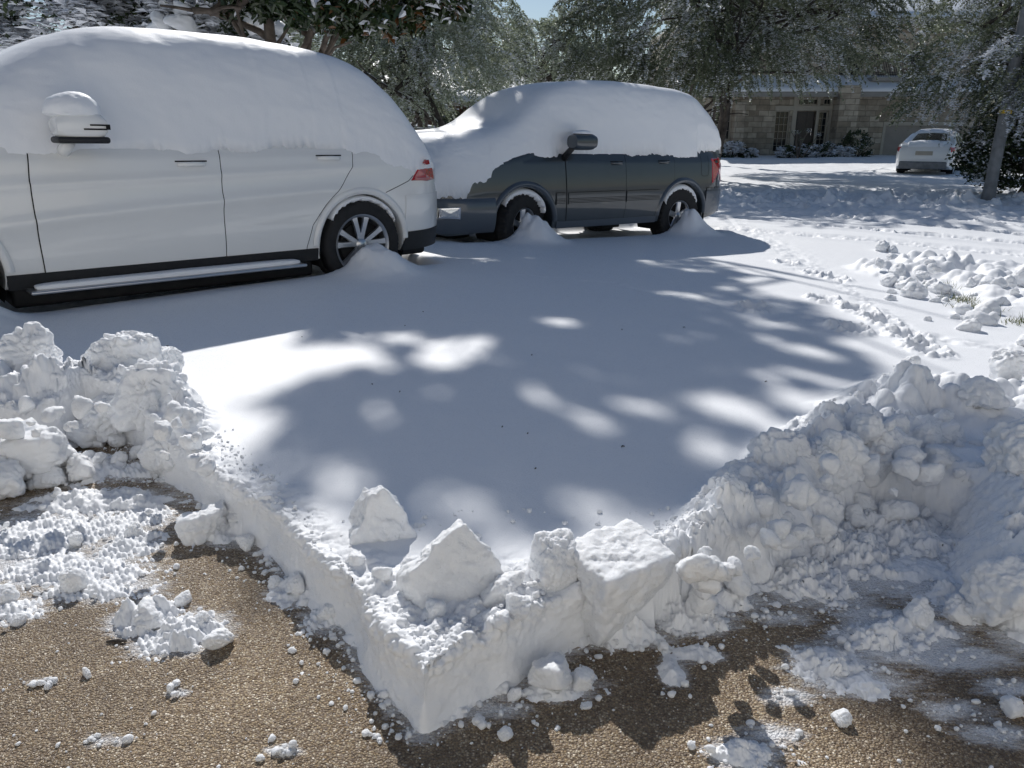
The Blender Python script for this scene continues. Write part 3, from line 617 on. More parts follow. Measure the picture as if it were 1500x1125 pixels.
lone(28, 912, (.04, .035, .03), 'walnut sized snow lump at the left below the tread print')
lone(10, 880, (.11, .06, .035), 'flat snow lump cut by the left picture edge')
lone(128, 990, (.035, .012, .03), 'thin ice sliver standing on the bare concrete at the lower left')
lone(434, 868, (.09, .06, .06), 'snow lump beside the cut edge halfway to the front corner')
lone(403, 858, (.045, .04, .035), 'small snow lump left of the one beside the cut edge')
lone(482, 905, (.075, .05, .05), 'snow lump at the foot of the cut edge nearer the front corner')
lone(803, 1003, (.135, .095, .075), 'largest angular snow lump in front of the square block')
lone(856, 1005, (.06, .05, .05), 'snow lump touching the right of the largest angular lump')
lone(750, 985, (.05, .04, .075), 'upright snow lump leaning on the foot of the front wall')
lone(755, 1022, (.035, .03, .045), 'small upright snow lump left below the largest angular lump')
lone(733, 1010, (.055, .03, .03), 'flat small snow lump at the foot of the front wall')
lone(858, 1035, (.04, .025, .02), 'flat snow chip just below the right lump of the group')
lone(702, 1058, (.032, .028, .02), 'snow crumb left of the front corner group')
lone(648, 1060, (.024, .022, .03), 'snow crumb standing at the tip of the front corner')
lone(740, 1078, (.035, .028, .025), 'snow crumb in the shadow before the front corner')
lone(1233, 1058, (.05, .04, .032), 'snow lump with a dark shadow at the lower right')
lone(1040, 878, (.05, .045, .035), 'snow lump at the foot of the right heap next to the square block')
lone(985, 985, (.06, .035, .035), 'snow lump in the shadow of the square block')
lone(1480, 1040, (.06, .04, .035), 'snow lump near the right picture edge at the bottom')
lone(1340, 912, (.12, .07, .055), 'oval snow lump on the slush left of the right bank')
lone(1425, 905, (.09, .07, .065), 'squarish snow lump against the foot of the right bank')
lone(1400, 900, (.10, .07, .06), 'soft snow lump between the oval lump and the right bank')
lone(1290, 930, (.055, .03, .025), 'little flat snow lump left of the oval lump')
lone(1300, 905, (.05, .03, .02), 'little flat snow chip behind the oval lump')
lone(1165, 812, (.10, .07, .045), 'snow lump with a smooth top before the right heap')
RP = 'snow lumps of the right heap'
def rp(u, v, s, label, h=.0, rot=None, **k): block(u, v, s, rot or (float(rngc.uniform(-20, 20)), float(rngc.uniform(-20, 20)), float(rngc.uniform(0, 180))), h, None, label, RP, 'snow lump', 'snow_lump', **{**dict(sub=5, boxy=2.5, cuts=4, rough=.05), **k})
rp(1208, 715, (.26, .24, .26), 'big round snow ball in the middle of the right heap', .10, sub=6, boxy=1.5, cuts=2)
rp(1150, 722, (.20, .18, .26), 'shadowed pointed snow lump left of the big round ball', .09, sub=6, boxy=2.5)
rp(1100, 745, (.22, .2, .16), 'rounded snow lump at the snow field edge on the right', .08, sub=6)
rp(1085, 800, (.14, .12, .16), 'upright knobbly snow lump left in the right heap', .03)
rp(1030, 820, (.16, .12, .14), 'crumbled snow lump next to the right side of the square block', .04)
rp(1140, 800, (.13, .12, .15), 'pointed snow lump low in the right heap', .02)
rp(1190, 770, (.16, .14, .16), 'snow ball low in the right heap', .04, boxy=1.5)
rp(1285, 715, (.20, .13, .24), 'tilted flat-faced snow slab in the right heap', .04, (10, 15, 30), sub=6, boxy=4, cuts=3)
rp(1350, 690, (.28, .12, .20), 'triangular snow slab right of the tilted slab', .02, (-10, -25, 10), sub=6, boxy=4, cuts=4)
rp(1220, 640, (.12, .11, .11), 'small bright snow ball above the big round ball', .22, boxy=1.5)
rp(1265, 650, (.13, .12, .12), 'snow lump above the tilted slab', .22)
rp(1330, 550, (.12, .08, .13), 'spiky snow shard on the top of the right heap', .22, (0, -20, 10), cuts=6)
rp(1310, 640, (.12, .12, .12), 'round snow lump in the shade at the centre of the right heap', .2, boxy=1.5)
rp(1480, 900, (.26, .2, .2), 'soft snow hump low on the right bank', .02, sub=6)
rp(1490, 720, (.34, .28, .26), 'wide rounded snow hump on the right bank', .12, sub=6)
rp(1430, 600, (.22, .18, .14), 'snow lump on the rim of the scooped hollow', .2)
rp(1470, 560, (.2, .16, .16), 'snow lump right of the scooped hollow', .2)
SM = 'small snow lumps filling the right heap'
for i in range(95):
    s = rngc.random(); j = rngc.normal(size=2)
    u = 1010 + 420 * s + 22 * j[0]; v = 845 - 200 * s + 55 * j[1] + 10
    if v > 900 - .35 * (u - 1000): continue
    d = .035 + .075 * rngc.random() ** 1.6; h = .03 + .12 * rngc.random() * (v < 780)
    x, y = G(u, v, h); th_ = float(thick(x, y)[0])
    block(u, v, (d, d * .85, d * .9), (0, 0, float(rngc.uniform(0, 360))), max(th_, 0) - d * .25, None, 'fist sized snow lump embedded in the heap at the right', SM, 'snow lump', 'snow_lump', sub=4, boxy=2.4, cuts=3, rough=.06)
SL = 'small snow lumps of the left heap'
for i in range(75):
    s = rngc.random(); j = rngc.normal(size=2); u = -60 + 370 * s; v = 635 + 38 * j[0] + 25 * (s > .8)
    d = .03 + .07 * rngc.random() ** 1.6; x, y = G(u, v, .05); th_ = float(thick(x, y)[0])
    block(u, v, (d, d * .85, d * .9), (0, 0, float(rngc.uniform(0, 360))), max(th_, 0) - d * .2, None, 'small snow lump at the foot of the heap at the left', SL, 'snow lump', 'snow_lump', sub=4, boxy=2.5, cuts=4, rough=.06)
FL = 'churned snow clods on the far right bank'
for i in range(60):
    u = rngc.uniform(1285, 1560); v = 385 + (u - 1285) * .28 + rngc.normal() * 16 + rngc.uniform(0, 40)
    d = .07 + .16 * rngc.random() ** 1.5; x, y = G(u, v, .2); th_ = float(thick(x, y)[0])
    block(u, v, (d, d * .8, d * .7), (float(rngc.uniform(-20, 20)), 0, float(rngc.uniform(0, 360))), th_ - d * .22, None, 'snow clod in the shovelled bank beyond the footprints', FL, 'snow lump', 'snow_lump', sub=4, boxy=2.6, cuts=4, rough=.07)
# crumbs nobody could count
def crumbs(name, pts, sizes, label_mat):
    V0, F0 = ICO[2]; VV = []; FF = []; b = 0
    for k_, (p, s) in enumerate(zip(pts, sizes)):
        v_ = V0 * (np.array([rngc.uniform(.6, 1.3), rngc.uniform(.6, 1.2), rngc.uniform(.5, 1)]) * s)
        for c in range(3):
            d = rngc.normal(size=3); d /= np.linalg.norm(d); q_ = v_ @ d - s * .6; v_ = v_ - np.clip(q_, 0, None)[:, None] * d
        v_ = v_ * (1 + .25 * hsh(np.arange(len(V0)), np.full(len(V0), k_), np.zeros(len(V0)), 5))[:, None]
        VV.append(v_ + p); FF.append(F0 + b); b += len(V0)
    o = mobj(name, np.concatenate(VV), np.concatenate(FF), label_mat); tag(o, kind='stuff'); return o
pts = []; sz = []
bl = bare[2:-4]
for i in range(2600):
    k = rngc.integers(len(bl) - 1); t_ = rngc.random(); p = bl[k] * (1 - t_) + bl[k + 1] * t_
    e = bl[k + 1] - bl[k]; nrm = np.array([e[1], -e[0]]) / (np.linalg.norm(e) + 1e-9)     # towards the bare side
    off = abs(rngc.normal()) * .07 - .015; x, y = p + nrm * off
    if rngc.random() > np.linalg.norm(e) / (.45 if np.linalg.norm(e) > .08 else .06): continue
    if len(pts) > 1000: break
    s = .0025 + .009 * rngc.random() ** 3; pts.append((x, y, float(zg(np.float64(x), np.float64(y))) + s * .3)); sz.append(s)
for (a, b, rx, ry, t_) in PATCH:
    for i in range(int(16 + 500 * rx * ry ** .5)):
        x = a + rngc.normal() * rx * .75; y = b + rngc.normal() * ry * .75; s = .002 + .010 * rngc.random() ** 3
        if y < .7: continue
        pts.append((x, y, float(zg(np.float64(x), np.float64(y))) + s * .4 + (.6 * t_ if rngc.random() < .3 else 0))); sz.append(s)
for i in range(420):
    u = rngc.uniform(-100, 1600); v = rngc.uniform(760, 1180); x, y = G(u, v); s = .0015 + .006 * rngc.random() ** 4
    if thick(x, y)[0] > -.005: continue
    pts.append((x, y, float(zg(np.float64(x), np.float64(y))) + s * .3)); sz.append(s)
crumbs('snow_crumbs', pts, sz, M['block'])
# crumbs thrown over the broken rim and the smooth field
pts = []; sz = []
rim = [G(u, v, SNOW) for u, v in ((300, 640), (380, 700), (430, 790), (520, 880), (600, 950), (700, 920), (800, 880), (880, 850), (960, 790), (1040, 760), (1130, 690), (1230, 620), (1330, 540))]
for i in range(1700):
    k = rngc.integers(len(rim) - 1); t_ = rngc.random(); x = rim[k][0] * (1 - t_) + rim[k + 1][0] * t_ + rngc.normal() * .035; y = rim[k][1] * (1 - t_) + rim[k + 1][1] * t_ + rngc.normal() * .035 + .01
    pts.append((x, y)); sz.append(.002 + .007 * rngc.random() ** 3)
for i in range(60):
    u = rngc.uniform(420, 1120); v = 745 + abs(rngc.normal()) * 30; x, y = G(u, v, SNOW); pts.append((x, y)); sz.append(.003 + .012 * rngc.random() ** 4)
A = np.array(pts); th_ = thick(A[:, 0], A[:, 1]); zz = zg(A[:, 0], A[:, 1]) + th_ + np.array(sz) * .3; ok = th_ > .05
crumbs('snow_crumbs', [(a, b, c) for (a, b), c, k in zip(A, zz, ok) if k], [s for s, k in zip(sz, ok) if k], M['block'])
# bits of twig and leaf litter on the snow
g_ = MB()
for u, v in ((243, 508), (585, 575), (546, 563), (1120, 560), (915, 655), (783, 688), (735, 627), (772, 637), (594, 478), (800, 800), (621, 458), (1000, 480), (912, 483), (73, 497), (443, 495), (780, 520)):
    x, y = G(u, v, SNOW); z = float(zg(np.float64(x), np.float64(y)) + thick(x, y)[0]); a = rngc.uniform(0, 6.28); l = rngc.uniform(.004, .010)
    g_.tube([(x, y, z + .002), (x + l * math.cos(a), y + l * math.sin(a), z + .005), (x + 2 * l * math.cos(a + .4), y + 2 * l * math.sin(a + .4), z + .003)], [.0016, .003, .001], 5)
tag(g_.build('plant_litter', M['bark_dark']), kind='stuff')
tw = MB(); x, y = G(172, 942); tw.tube([(x - .03, y, .004), (x, y + .003, .006), (x + .025, y + .002, .005)], [.003, .005, .003], 7)
tag(tw.build('twig', M['bark_dark']), 'short brown twig on the bare concrete left of the slushy patch', 'twig')
# grass blades poking out of the far bank
for gi, (u, v) in enumerate(((1368, 435), (1408, 453), (1430, 465), (1498, 487))):
    x0, y0 = G(u, v, .1); V = []; F = []
    for i in range(160):
        x = x0 + rngc.normal() * .10; y = y0 + rngc.normal() * .06; z = float(zg(np.float64(x), np.float64(y)) + thick(x, y)[0]) - .02
        a = rngc.uniform(0, 6.28); l = rngc.uniform(.05, .13); b = len(V); dx, dy = math.cos(a), math.sin(a); lean = rngc.uniform(.2, 1)
        V += [(x - dy * .004, y + dx * .004, z), (x + dy * .004, y - dx * .004, z), (x + dx * l * lean, y + dy * l * lean, z + l * .7)]; F.append((b, b + 1, b + 2))
    o = mobj('grass', V, F, M['grass'], smooth=False); attr(o, 'rnd', rngc.random(len(F)), 'FACE'); tag(o, kind='stuff')
#PART3
# ================================================================ PARKED CARS
def interp(tab):
    xs_ = [a for a, b in tab]; ys_ = [b for a, b in tab]
    return lambda x: float(np.interp(x, xs_, ys_))
def smoothtab(tab, wd=.12):
    f = interp(tab)
    return lambda x: sum(f(x + k * wd / 2) * w_ for k, w_ in ((-2, .1), (-1, .2), (0, .4), (1, .2), (2, .1)))
class Shape:
    """body surface of a car: x forward from the rear axle, y left, z up"""
    def __init__(s, w_, belt, x0, x1, top, bot, rr=.16, tum=.22, roof=1.8, tf=.16, tr=.16, lf=.9, lr=.75, crease=None):
        s.w, s.belt, s.x0, s.x1, s.top, s.bot, s.rr, s.tum, s.roof = w_, belt, x0, x1, smoothtab(top, .08), interp(bot), rr, tum, roof
        s.tf, s.tr, s.lf, s.lr, s.crease = tf, tr, lf, lr, crease
    def W(s, x, z):
        y = s.w - s.tf * max(0, (x - (s.x1 - s.lf)) / s.lf) ** 2.6 - s.tr * max(0, ((s.x0 + s.lr) - x) / s.lr) ** 2.6
        if z < .72: y -= .045 * ((.72 - z) / .42) ** 2
        elif z < s.belt: y -= .035 * ((z - .72) / (s.belt - .72)) ** 2
        else: y -= .035 + s.tum * (z - s.belt) / (s.roof - s.belt)
        if s.crease: y += s.crease(x, z)
        return y
    def ring(s, x):
        zt, zb = s.top(x), s.bot(x); rr = min(s.rr, (zt - zb) * .4); zc = min(zt - rr, s.belt); P = []
        for k in range(31): P.append(zb + (zc - zb) * k / 30)
        for k in range(1, 9): P.append(zc + (zt - rr - zc) * k / 8)
        P = [(s.W(x, z), z) for z in P]; y0 = P[-1][0]
        for k in range(1, 7):
            a = math.pi / 2 * k / 6; P.append((y0 - rr * (1 - math.cos(a)), zt - rr + rr * math.sin(a)))
        y1 = P[-1][0]
        for k in range(1, 7): P.append((y1 * (1 - k / 6), zt + .03 * (1 - (1 - k / 6) ** 2)))
        return P
    def mesh(s, n=240):
        b = MB(); st = [s.x0 + (s.x1 - s.x0) * k / n for k in range(n + 1)]; rows = []
        for x in st:
            h = s.ring(x); full = [(x, y, z) for y, z in h] + [(x, -y, z) for y, z in h[-2::-1]]; rows.append(full)
        b.grid(rows, closed=True); k = len(rows[0]); m_ = len(b.V)
        b.F.append(list(range(k))[::-1]); b.F.append([m_ - k + i for i in range(k)]); b.M += [0, 0]
        return b
    def patch(s, xl, xr, zb, zt, off, n=26, m_=18, side=1, lip=.012):
        """a piece of the side skin between the curves xl(z) and xr(z)"""
        rows = []
        for i in range(m_ + 1):
            z = zb + (zt - zb) * i / m_; a, c = xl(z), xr(z)
            rows.append([(a + (c - a) * j / n, side * (s.W(a + (c - a) * j / n, z) + off), z) for j in range(n + 1)])
        g = MB(); 
        if lip:
            sh = lambda p: (p[0], p[1] - side * lip, p[2])
            rows = [[sh(r[0])] + r + [sh(r[-1])] for r in rows]; rows = [[sh(p) for p in rows[0]]] + rows + [[sh(p) for p in rows[-1]]]
        g.grid(rows)
        if side > 0: g.F = [f[::-1] for f in g.F]
        return g
    def band(s, cx, cz, r0, r1, a0, a1, off, n=40, side=1, bulge=0):
        rows = []
        for i in range(n + 1):
            a = R(a0 + (a1 - a0) * i / n); row = []
            for k in range(7):
                t_ = k / 6; r = r0 + (r1 - r0) * t_; x, z = cx + r * math.cos(a), cz + r * math.sin(a)
                row.append((x, side * (s.W(x, z) + off + bulge * math.sin(math.pi * t_)), z))
            p = row[0]; row.insert(0, (p[0], p[1] - side * .05, p[2])); rows.append(row)
        g = MB(); g.grid(rows); return g
def cut_wells(body, wells, r, wi):
    b = bmesh.new(); b.from_mesh(body.data); bmesh.ops.remove_doubles(b, verts=b.verts[:], dist=.0002); bmesh.ops.recalc_face_normals(b, faces=b.faces[:]); b.to_mesh(body.data); b.free()
    for (cx, cz) in wells:
        for sd_ in (1, -1):
            b = bmesh.new(); bmesh.ops.create_cone(b, cap_ends=True, segments=56, radius1=r, radius2=r, depth=wi)
            me = bpy.data.meshes.new('cut'); b.to_mesh(me); b.free(); o = bpy.data.objects.new('cut', me); C.objects.link(o)
            o.parent = body.parent; o.rotation_euler = (R(90), 0, 0); o.location = (cx, sd_ * (.5 + wi / 2), cz)
            md = body.modifiers.new('b', 'BOOLEAN'); md.operation = 'DIFFERENCE'; md.object = o; md.solver = 'EXACT'
            bpy.context.view_layer.update()
            me2 = bpy.data.meshes.new_from_object(body.evaluated_get(bpy.context.evaluated_depsgraph_get())); body.modifiers.clear(); old = body.data; body.data = me2
            bpy.data.meshes.remove(old); bpy.data.objects.remove(o); bpy.data.meshes.remove(me)
    body.data.polygons.foreach_set('use_smooth', [True] * len(body.data.polygons)); body.data.set_sharp_from_angle(angle=R(32))
def wells(parent, pos, r, yout):
    for (cx, cz) in pos:
        for sd_ in (1, -1):
            g = MB(); rows = []
            for i in range(25):
                a = R(-25 + 230 * i / 24); rows.append([(cx + r * math.cos(a), sd_ * y_, cz + r * math.sin(a)) for y_ in (.5, .6, .75, yout)])
            g.grid(rows); n = len(g.V); g.V.append((cx, sd_ * .5, cz)); g.F += [(n, i * 4, (i + 1) * 4) for i in range(24)]; g.M += [0] * 24
            g.build('wheel_well', M['gap'], parent)
def wheel(parent, x, y, z, r, wd, rim_r, style, side=1, steer=0):
    """tyre + rim with spokes, outer face towards side*y"""
    t = empty('wheel', (x, y, z), (0, 0, R(steer))); t.parent = parent
    h = wd / 2; s_ = side; seg = 144
    prof = [(rim_r, -h * .8), (rim_r + .02, -h * .95), (r * .86, -h), (r * .955, -h * .93), (r * .985, -h * .80), (r, -h * .45), (r, -h * .28), (r * .985, -h * .25), (r * .985, -h * .19), (r, -h * .16), (r, h * .16), (r * .985, h * .19), (r * .985, h * .25), (r, h * .28), (r, h * .45),
            (r * .985, h * .80), (r * .955, h * .93), (r * .91, h), (r * .86, h), (rim_r + .02, h * .95), (rim_r, h * .8)]
    nl = 36 if style == 'mud' else 64
    def lug(a, rr, yy):
        if rr < r * .9 or abs(yy) < h * .3: return 0
        k = math.sin(nl * a + (2.2 if yy > 0 else 0)); return -(.016 if style == 'mud' else .004) if k > .25 else 0
    b = MB(); b.lathe([(a, c * s_) for a, c in prof], seg, fn=lug)
    if s_ < 0: b.F = [f[::-1] for f in b.F]
    b.build('tyre', M['rubber'], t, True, 35)
    b = MB(); q = rim_r
    b.lathe([(q * .80, s_ * -h * .5), (q * .93, s_ * -h * .5), (q * .93, s_ * h * .72), (q * .97, s_ * h * .82), (q * 1.03, s_ * h * .88), (q * 1.05, s_ * h * .84), (q * 1.0, s_ * h * .6)], 64)
    if s_ < 0: b.F = [f[::-1] for f in b.F]
    n = 5
    for k in range(n):
        for off in ((-.14, .14) if style == 'twin' else (0,)):
            a = 2 * math.pi * k / n + .3 + off * .9; c, sn = math.cos(a), math.sin(a); wdt = .027 if style == 'twin' else .042
            P = []
            for rr, ww, yy in ((.045, wdt * 1.0, .66), (q * .45, wdt * .95, .68), (q * .75, wdt * 1.0, .74), (q * .95, wdt * 1.25, .74)):
                row = []
                for (tt, dy) in ((-1, -.05), (-.75, 0), (.75, 0), (1, -.05)):
                    o_ = ww * tt + (off * 1.1 * (rr - .045) if style == 'twin' else 0)
                    row.append((rr * c - o_ * sn, s_ * (h * yy + dy * .35), rr * sn + o_ * c))
                P.append(row)
            g = MB(); g.grid(P)
            if s_ < 0: g.F = [f[::-1] for f in g.F]
            b.add(g.V, g.F)
    b.lathe([(.0001, s_ * h * .80), (.035, s_ * h * .78), (.052, s_ * h * .70), (.06, s_ * h * .5)], 24)
    b.build('rim', M['alloy'], t, True, 35)
    b = MB(); b.lathe([(.001, s_ * h * .30), (q * .72, s_ * h * .30), (q * .72, s_ * h * .1), (q * .9, s_ * h * .0), (q * .9, -s_ * h * .2)], 40); b.build('brake_disc', M['dark_metal'], t, True, 35)
    return t
def handle(parent, door, sh, x, z, mat, ln=.20):
    b = MB(); y = sh.W(x, z)
    P = [(x - ln / 2, y + .004, z), (x - ln / 2 + .02, y + .034, z + .002), (x, y + .042, z + .003), (x + ln / 2 - .02, y + .034, z + .002), (x + ln / 2, y + .004, z)]
    rows = []
    for p, hh in zip(P, (.012, .017, .018, .017, .012)):
        rows.append([(p[0], p[1] + .009 * math.cos(a), p[2] + hh * math.sin(a)) for a in [2 * math.pi * k / 10 for k in range(10)]])
    b.grid(rows, closed=True); b.build('handle', mat, door, True)
    c = MB(); c.box(x - ln / 2 - .012, x + ln / 2 + .012, y + .004, y + .007, z + .018, z + .028); c.build('handle_gap', M['gap'], door)
def place(root, o, h, z, pitch, w_):
    # o: near side wheel face on the ground; the root stands on the centre line
    F_ = Vector((math.cos(h), math.sin(h), pitch)).normalized(); L_ = Vector((-math.sin(h), math.cos(h), 0)); U_ = F_.cross(L_)
    m = Matrix((F_, L_, U_)).transposed().to_4x4(); p = Vector((o[0], o[1], z)) - L_ * w_
    m.translation = p; root.matrix_world = m; return m
class Blanket:
    """snow lying over a car: one skin from the ragged edge on one side over the top to the other side"""
    def __init__(s, sh, top, edge, x0, x1, th=.05, lean=.20, p=2.9, seed=3, tf=.2, tr=.2, far_edge=1.1, lf=.8, lr=.5):
        s.sh, s.top, s.edge, s.x0, s.x1, s.th, s.lean, s.p, s.seed, s.fe = sh, smoothtab(top, .16), interp(sorted(edge)), x0, x1, th, lean, p, seed, far_edge
        s.tf, s.tr, s.lf, s.lr = tf, tr, lf, lr
    def build(s, name, mat, m, label, group, thick_top=2.1, nx=330, na=190, extra=None):
        V = []; rng_ = np.random.default_rng(s.seed)
        ts = (1 - np.cos(np.linspace(0, math.pi, nx))) / 2 * .5 + np.linspace(0, 1, nx) * .5; xs_ = s.x0 + (s.x1 - s.x0) * ts
        X = np.zeros((nx, na)); Y = X.copy(); Z = X.copy(); E = X.copy()
        rag = fbm2(xs_, xs_ * 0, 5.5, 5, s.seed, .6) * .07 + fbm2(xs_, xs_ * 0 + 3, 20, 3, s.seed, .65) * .045
        for i, x in enumerate(xs_):
            zt = s.top(x); ze = min(s.edge(x), zt - .01); zlim = zt - .01
            fr = max(0, (x - (s.x1 - s.lf)) / s.lf); rr = max(0, ((s.x0 + s.lr) - x) / s.lr)
            tap = s.tf * fr ** 2.4 + s.tr * rr ** 2.4
            for j in range(na):
                a = math.pi * j / (na - 1); far = a > math.pi / 2; z0 = ze if not far else min(s.fe, zt - .01)
                c, sn = abs(math.cos(a)), math.sin(a); z = z0 + (zt - z0) * sn ** (2 / s.p)
                if not far: z = min(z + rag[i] * math.exp(-((z - z0) / .10) ** 2), zlim)
                base = s.sh.w - .035 + s.th
                y = (base - s.lean * max(0, (z - 1.05)) / .9) * c ** (2 / s.p) - tap * c ** (2 / s.p)
                if z < s.sh.top(x) - .10: y = max(y, s.sh.W(x, z) + (.03 if z > z0 + .03 else .015))
                X[i, j], Y[i, j], Z[i, j] = x, (-y if far else y), z; E[i, j] = min(j, na - 1 - j)
        if extra: extra(X, Y, Z)
        P = np.stack([X.ravel(), Y.ravel(), Z.ravel()], 1)
        n1 = fbm3(P * np.array([1, 1, 1.6]), 3.0, 3, s.seed); n2 = fbm3(P * np.array([1, 1, 2]), 11, 4, s.seed + 4, .6)
        ed = np.clip(E.ravel() / 9, 0, 1); low = sst(1.75, 1.15, P[:, 2])
        dd = .016 * n1 + .007 * n2 * (.35 + low); P[:, 1] += np.sign(P[:, 1]) * dd; P[:, 2] += .35 * dd
        # the ragged lower edge thins out on to the bodywork
        lip = np.sign(P[:, 1]) * (1 - ed) ** 2 * s.th * .85; P[:, 1] -= lip
        V = P; i = np.arange(nx * na).reshape(nx, na)
        F = np.stack([i[:-1, :-1], i[:-1, 1:], i[1:, 1:], i[1:, :-1]], -1).reshape(-1, 4)
        b = len(V); inner = []; ring_f = []
        # close the edge inwards
        for jj in (0, na - 1):
            q = V[i[:, jj]].copy(); q[:, 1] -= np.sign(q[:, 1]) * .06; q[:, 2] += .004; inner.append(q)
        V = np.concatenate([V] + inner); k0 = b; k1 = b + nx
        e = np.arange(nx - 1); ring_f.append(np.stack([i[e, 0], i[e + 1, 0], k0 + e + 1, k0 + e], 1)); ring_f.append(np.stack([i[e + 1, na - 1], i[e, na - 1], k1 + e, k1 + e + 1], 1))
        F = np.concatenate([F] + ring_f)
        o = mobj(name, V, F, mat); o.matrix_world = m; tag(o, label, 'snow', group); return o

# ---------------------------------------------------------------- the white suv
def crz(x, z):
    up = 1.0 - .028 * (2.6 - x) * -1 * .0 + (.04 - .033 * (x - .4))      # upper line
    lo = .885 - .055 * max(0, x - .4) - .02 * max(0, x - 1.6) ** 2
    m_ = 1 / (1 + math.exp(-(x + .1) * 9)) * (1 / (1 + math.exp((x - 2.95) * 9)))
    return m_ * (.012 * math.exp(-((z - up) / .030) ** 2) + .020 * math.exp(-((z - lo + .02) / .045) ** 2) - .012 * math.exp(-((z - lo + .17) / .11) ** 2))
gl = Shape(.955, 1.14, -1.02, 3.95, [(-1.02, .80), (-.98, .98), (-.90, 1.06), (-.70, 1.34), (-.48, 1.60), (-.22, 1.76), (.6, 1.83), (1.7, 1.80), (2.0, 1.72), (2.75, 1.22), (3.4, 1.13), (3.8, 1.0), (3.95, .8)],
           [(-1.02, .50), (-.9, .38), (-.6, .30), (0, .30), (3.6, .30), (3.95, .42)], tum=.34, roof=1.8, tr=.30, lr=.7, crease=crz)
glr = empty('white_suv', label='white suv on the left, buried in snow from its roof down to the door handles', cat='car'); glm = place(glr, GL_O, GL_H, GL_Z, .017, .955)
body = gl.mesh().build('body', [M['white_paint']], glr, True); WG = ((0, .40), (3.15, .40)); cut_wells(body, WG, .425, .65); wells(glr, WG, .432, .93)
# dark trench under each panel gap, then the door skins proud of it
def seam(sh, pts, wd, parent, off=.0015):
    g = MB(); rows = []
    for k, (x, z) in enumerate(pts):
        a, c = pts[max(0, k - 1)], pts[min(len(pts) - 1, k + 1)]; d = Vector((c[0] - a[0], c[1] - a[1])).normalized(); n_ = Vector((-d.y, d.x)) * wd
        rows.append([(x + n_.x * t_, sh.W(x + n_.x * t_, z + n_.y * t_) + off, z + n_.y * t_) for t_ in (-1, 0, 1)])
    g.grid(rows); return g.build('panel_gap', M['gap'], parent, True)
def lerp_pts(pts, n=40):
    L_ = [0]
    for a, b in zip(pts, pts[1:]): L_.append(L_[-1] + math.hypot(b[0] - a[0], b[1] - a[1]))
    zs = np.linspace(0, L_[-1], n); return list(zip(np.interp(zs, L_, [p[0] for p in pts]), np.interp(zs, L_, [p[1] for p in pts])))
xr_f = interp([(.36, 2.49), (.76, 2.50), (1.0, 2.495), (1.2, 2.47)]); xb = interp([(.38, 1.235), (.9, 1.225), (1.2, 1.205)])
xc = interp([(.41, .545), (.59, .485), (.75, .35), (.92, .18), (1.06, .075), (1.2, .05)])
G_ = .0035
d1 = gl.patch(lambda z: xb(z) + G_, lambda z: xr_f(z) - G_, .395, 1.20, .007, 60, 44).build('front_door', M['white_paint'], glr, True, 40)
d2 = gl.patch(lambda z: xc(z) + G_, lambda z: xb(z) - G_, .395, 1.20, .007, 60, 44).build('rear_door', M['white_paint'], glr, True, 40)
for f, k_ in ((xr_f, .004), (xb, .012), (xc, .004)): seam(gl, [(f(z), z) for z in np.linspace(.36, 1.2, 60)], k_, glr, .004)
seam(gl, lerp_pts([(-.24, .83), (-.32, .86), (-.50, .925), (-.56, .97)]), .003, glr)
seam(gl, lerp_pts([(-.86, .62), (-.70, .60), (-.52, .62)]), .0015, glr)
handle(glr, d1, gl, 1.43, 1.09, M['white_paint'], .21); handle(glr, d2, gl, .29, 1.125, M['white_paint'], .21)
for (cx, cz) in WG: gl.band(cx, cz, .425, .485, 2 if cx < 1 else 14, 178, .004, 60, 1, .016).build('wheel_arch_lip', M['white_paint'], glr, True)
gl.patch(lambda z: .44, lambda z: 2.72, .29, .393, .010, 40, 6).build('rocker_panel', M['black_plastic'], glr, True, 40)
gl.patch(lambda z: -1.00, lambda z: -.40 - .09 * (z - .3) / .2, .30, .47, .012, 20, 6).build('lower_bumper', M['black_plastic'], glr, True, 40)
gl.patch(lambda z: -1.005, lambda z: -.44 - .05 * (z - .47), .475, .80, .006, 30, 14, lip=.004).build('rear_bumper', M['white_paint'], glr, True, 40)
b = MB(); b.box(.62, 2.62, .90, 1.075, .27, .295, bev=.012); rb = b.build('running_board', M['alloy'], glr, True, 35)
b = MB(); b.box(.66, 2.58, .93, 1.02, .2955, .299); [b.box(x, x + .06, .6, .96, .25, .28) for x in (.8, 1.6, 2.4)]; b.build('step_bracket', M['black_plastic'], rb)
# tail lamp
def lamp(sh, pts, off, mat, parent, name, depth=.02, side=1):
    g = MB(); V = [(x, side * (sh.W(x, z) + off), z) for x, z in pts]; n_ = len(V); cxm = sum(p[0] for p in pts) / n_; czm = sum(p[1] for p in pts) / n_
    V2 = [(x, side * (sh.W(x, z) - depth), z) for x, z in pts]; inn = [(cxm + (x - cxm) * .9, side * (sh.W(cxm + (x - cxm) * .9, czm + (z - czm) * .9) + off + .006), czm + (z - czm) * .9) for x, z in pts]
    g.V = V2 + V + inn + [(cxm, side * (sh.W(cxm, czm) + off + .0065), czm)]
    for i in range(n_):
        j = (i + 1) % n_; g.F += [(i, j, n_ + j, n_ + i), (n_ + i, n_ + j, 2 * n_ + j, 2 * n_ + i), (2 * n_ + i, 2 * n_ + j, 3 * n_)]
    g.M = [0] * len(g.F); return g.build(name, mat, parent)
tl = lamp(gl, [(-.53, .925), (-.565, .965), (-.62, 1.02), (-.76, 1.03), (-.90, 1.035), (-.93, .92), (-.76, .915)], .006, M['red'], glr, 'tail_lamp')
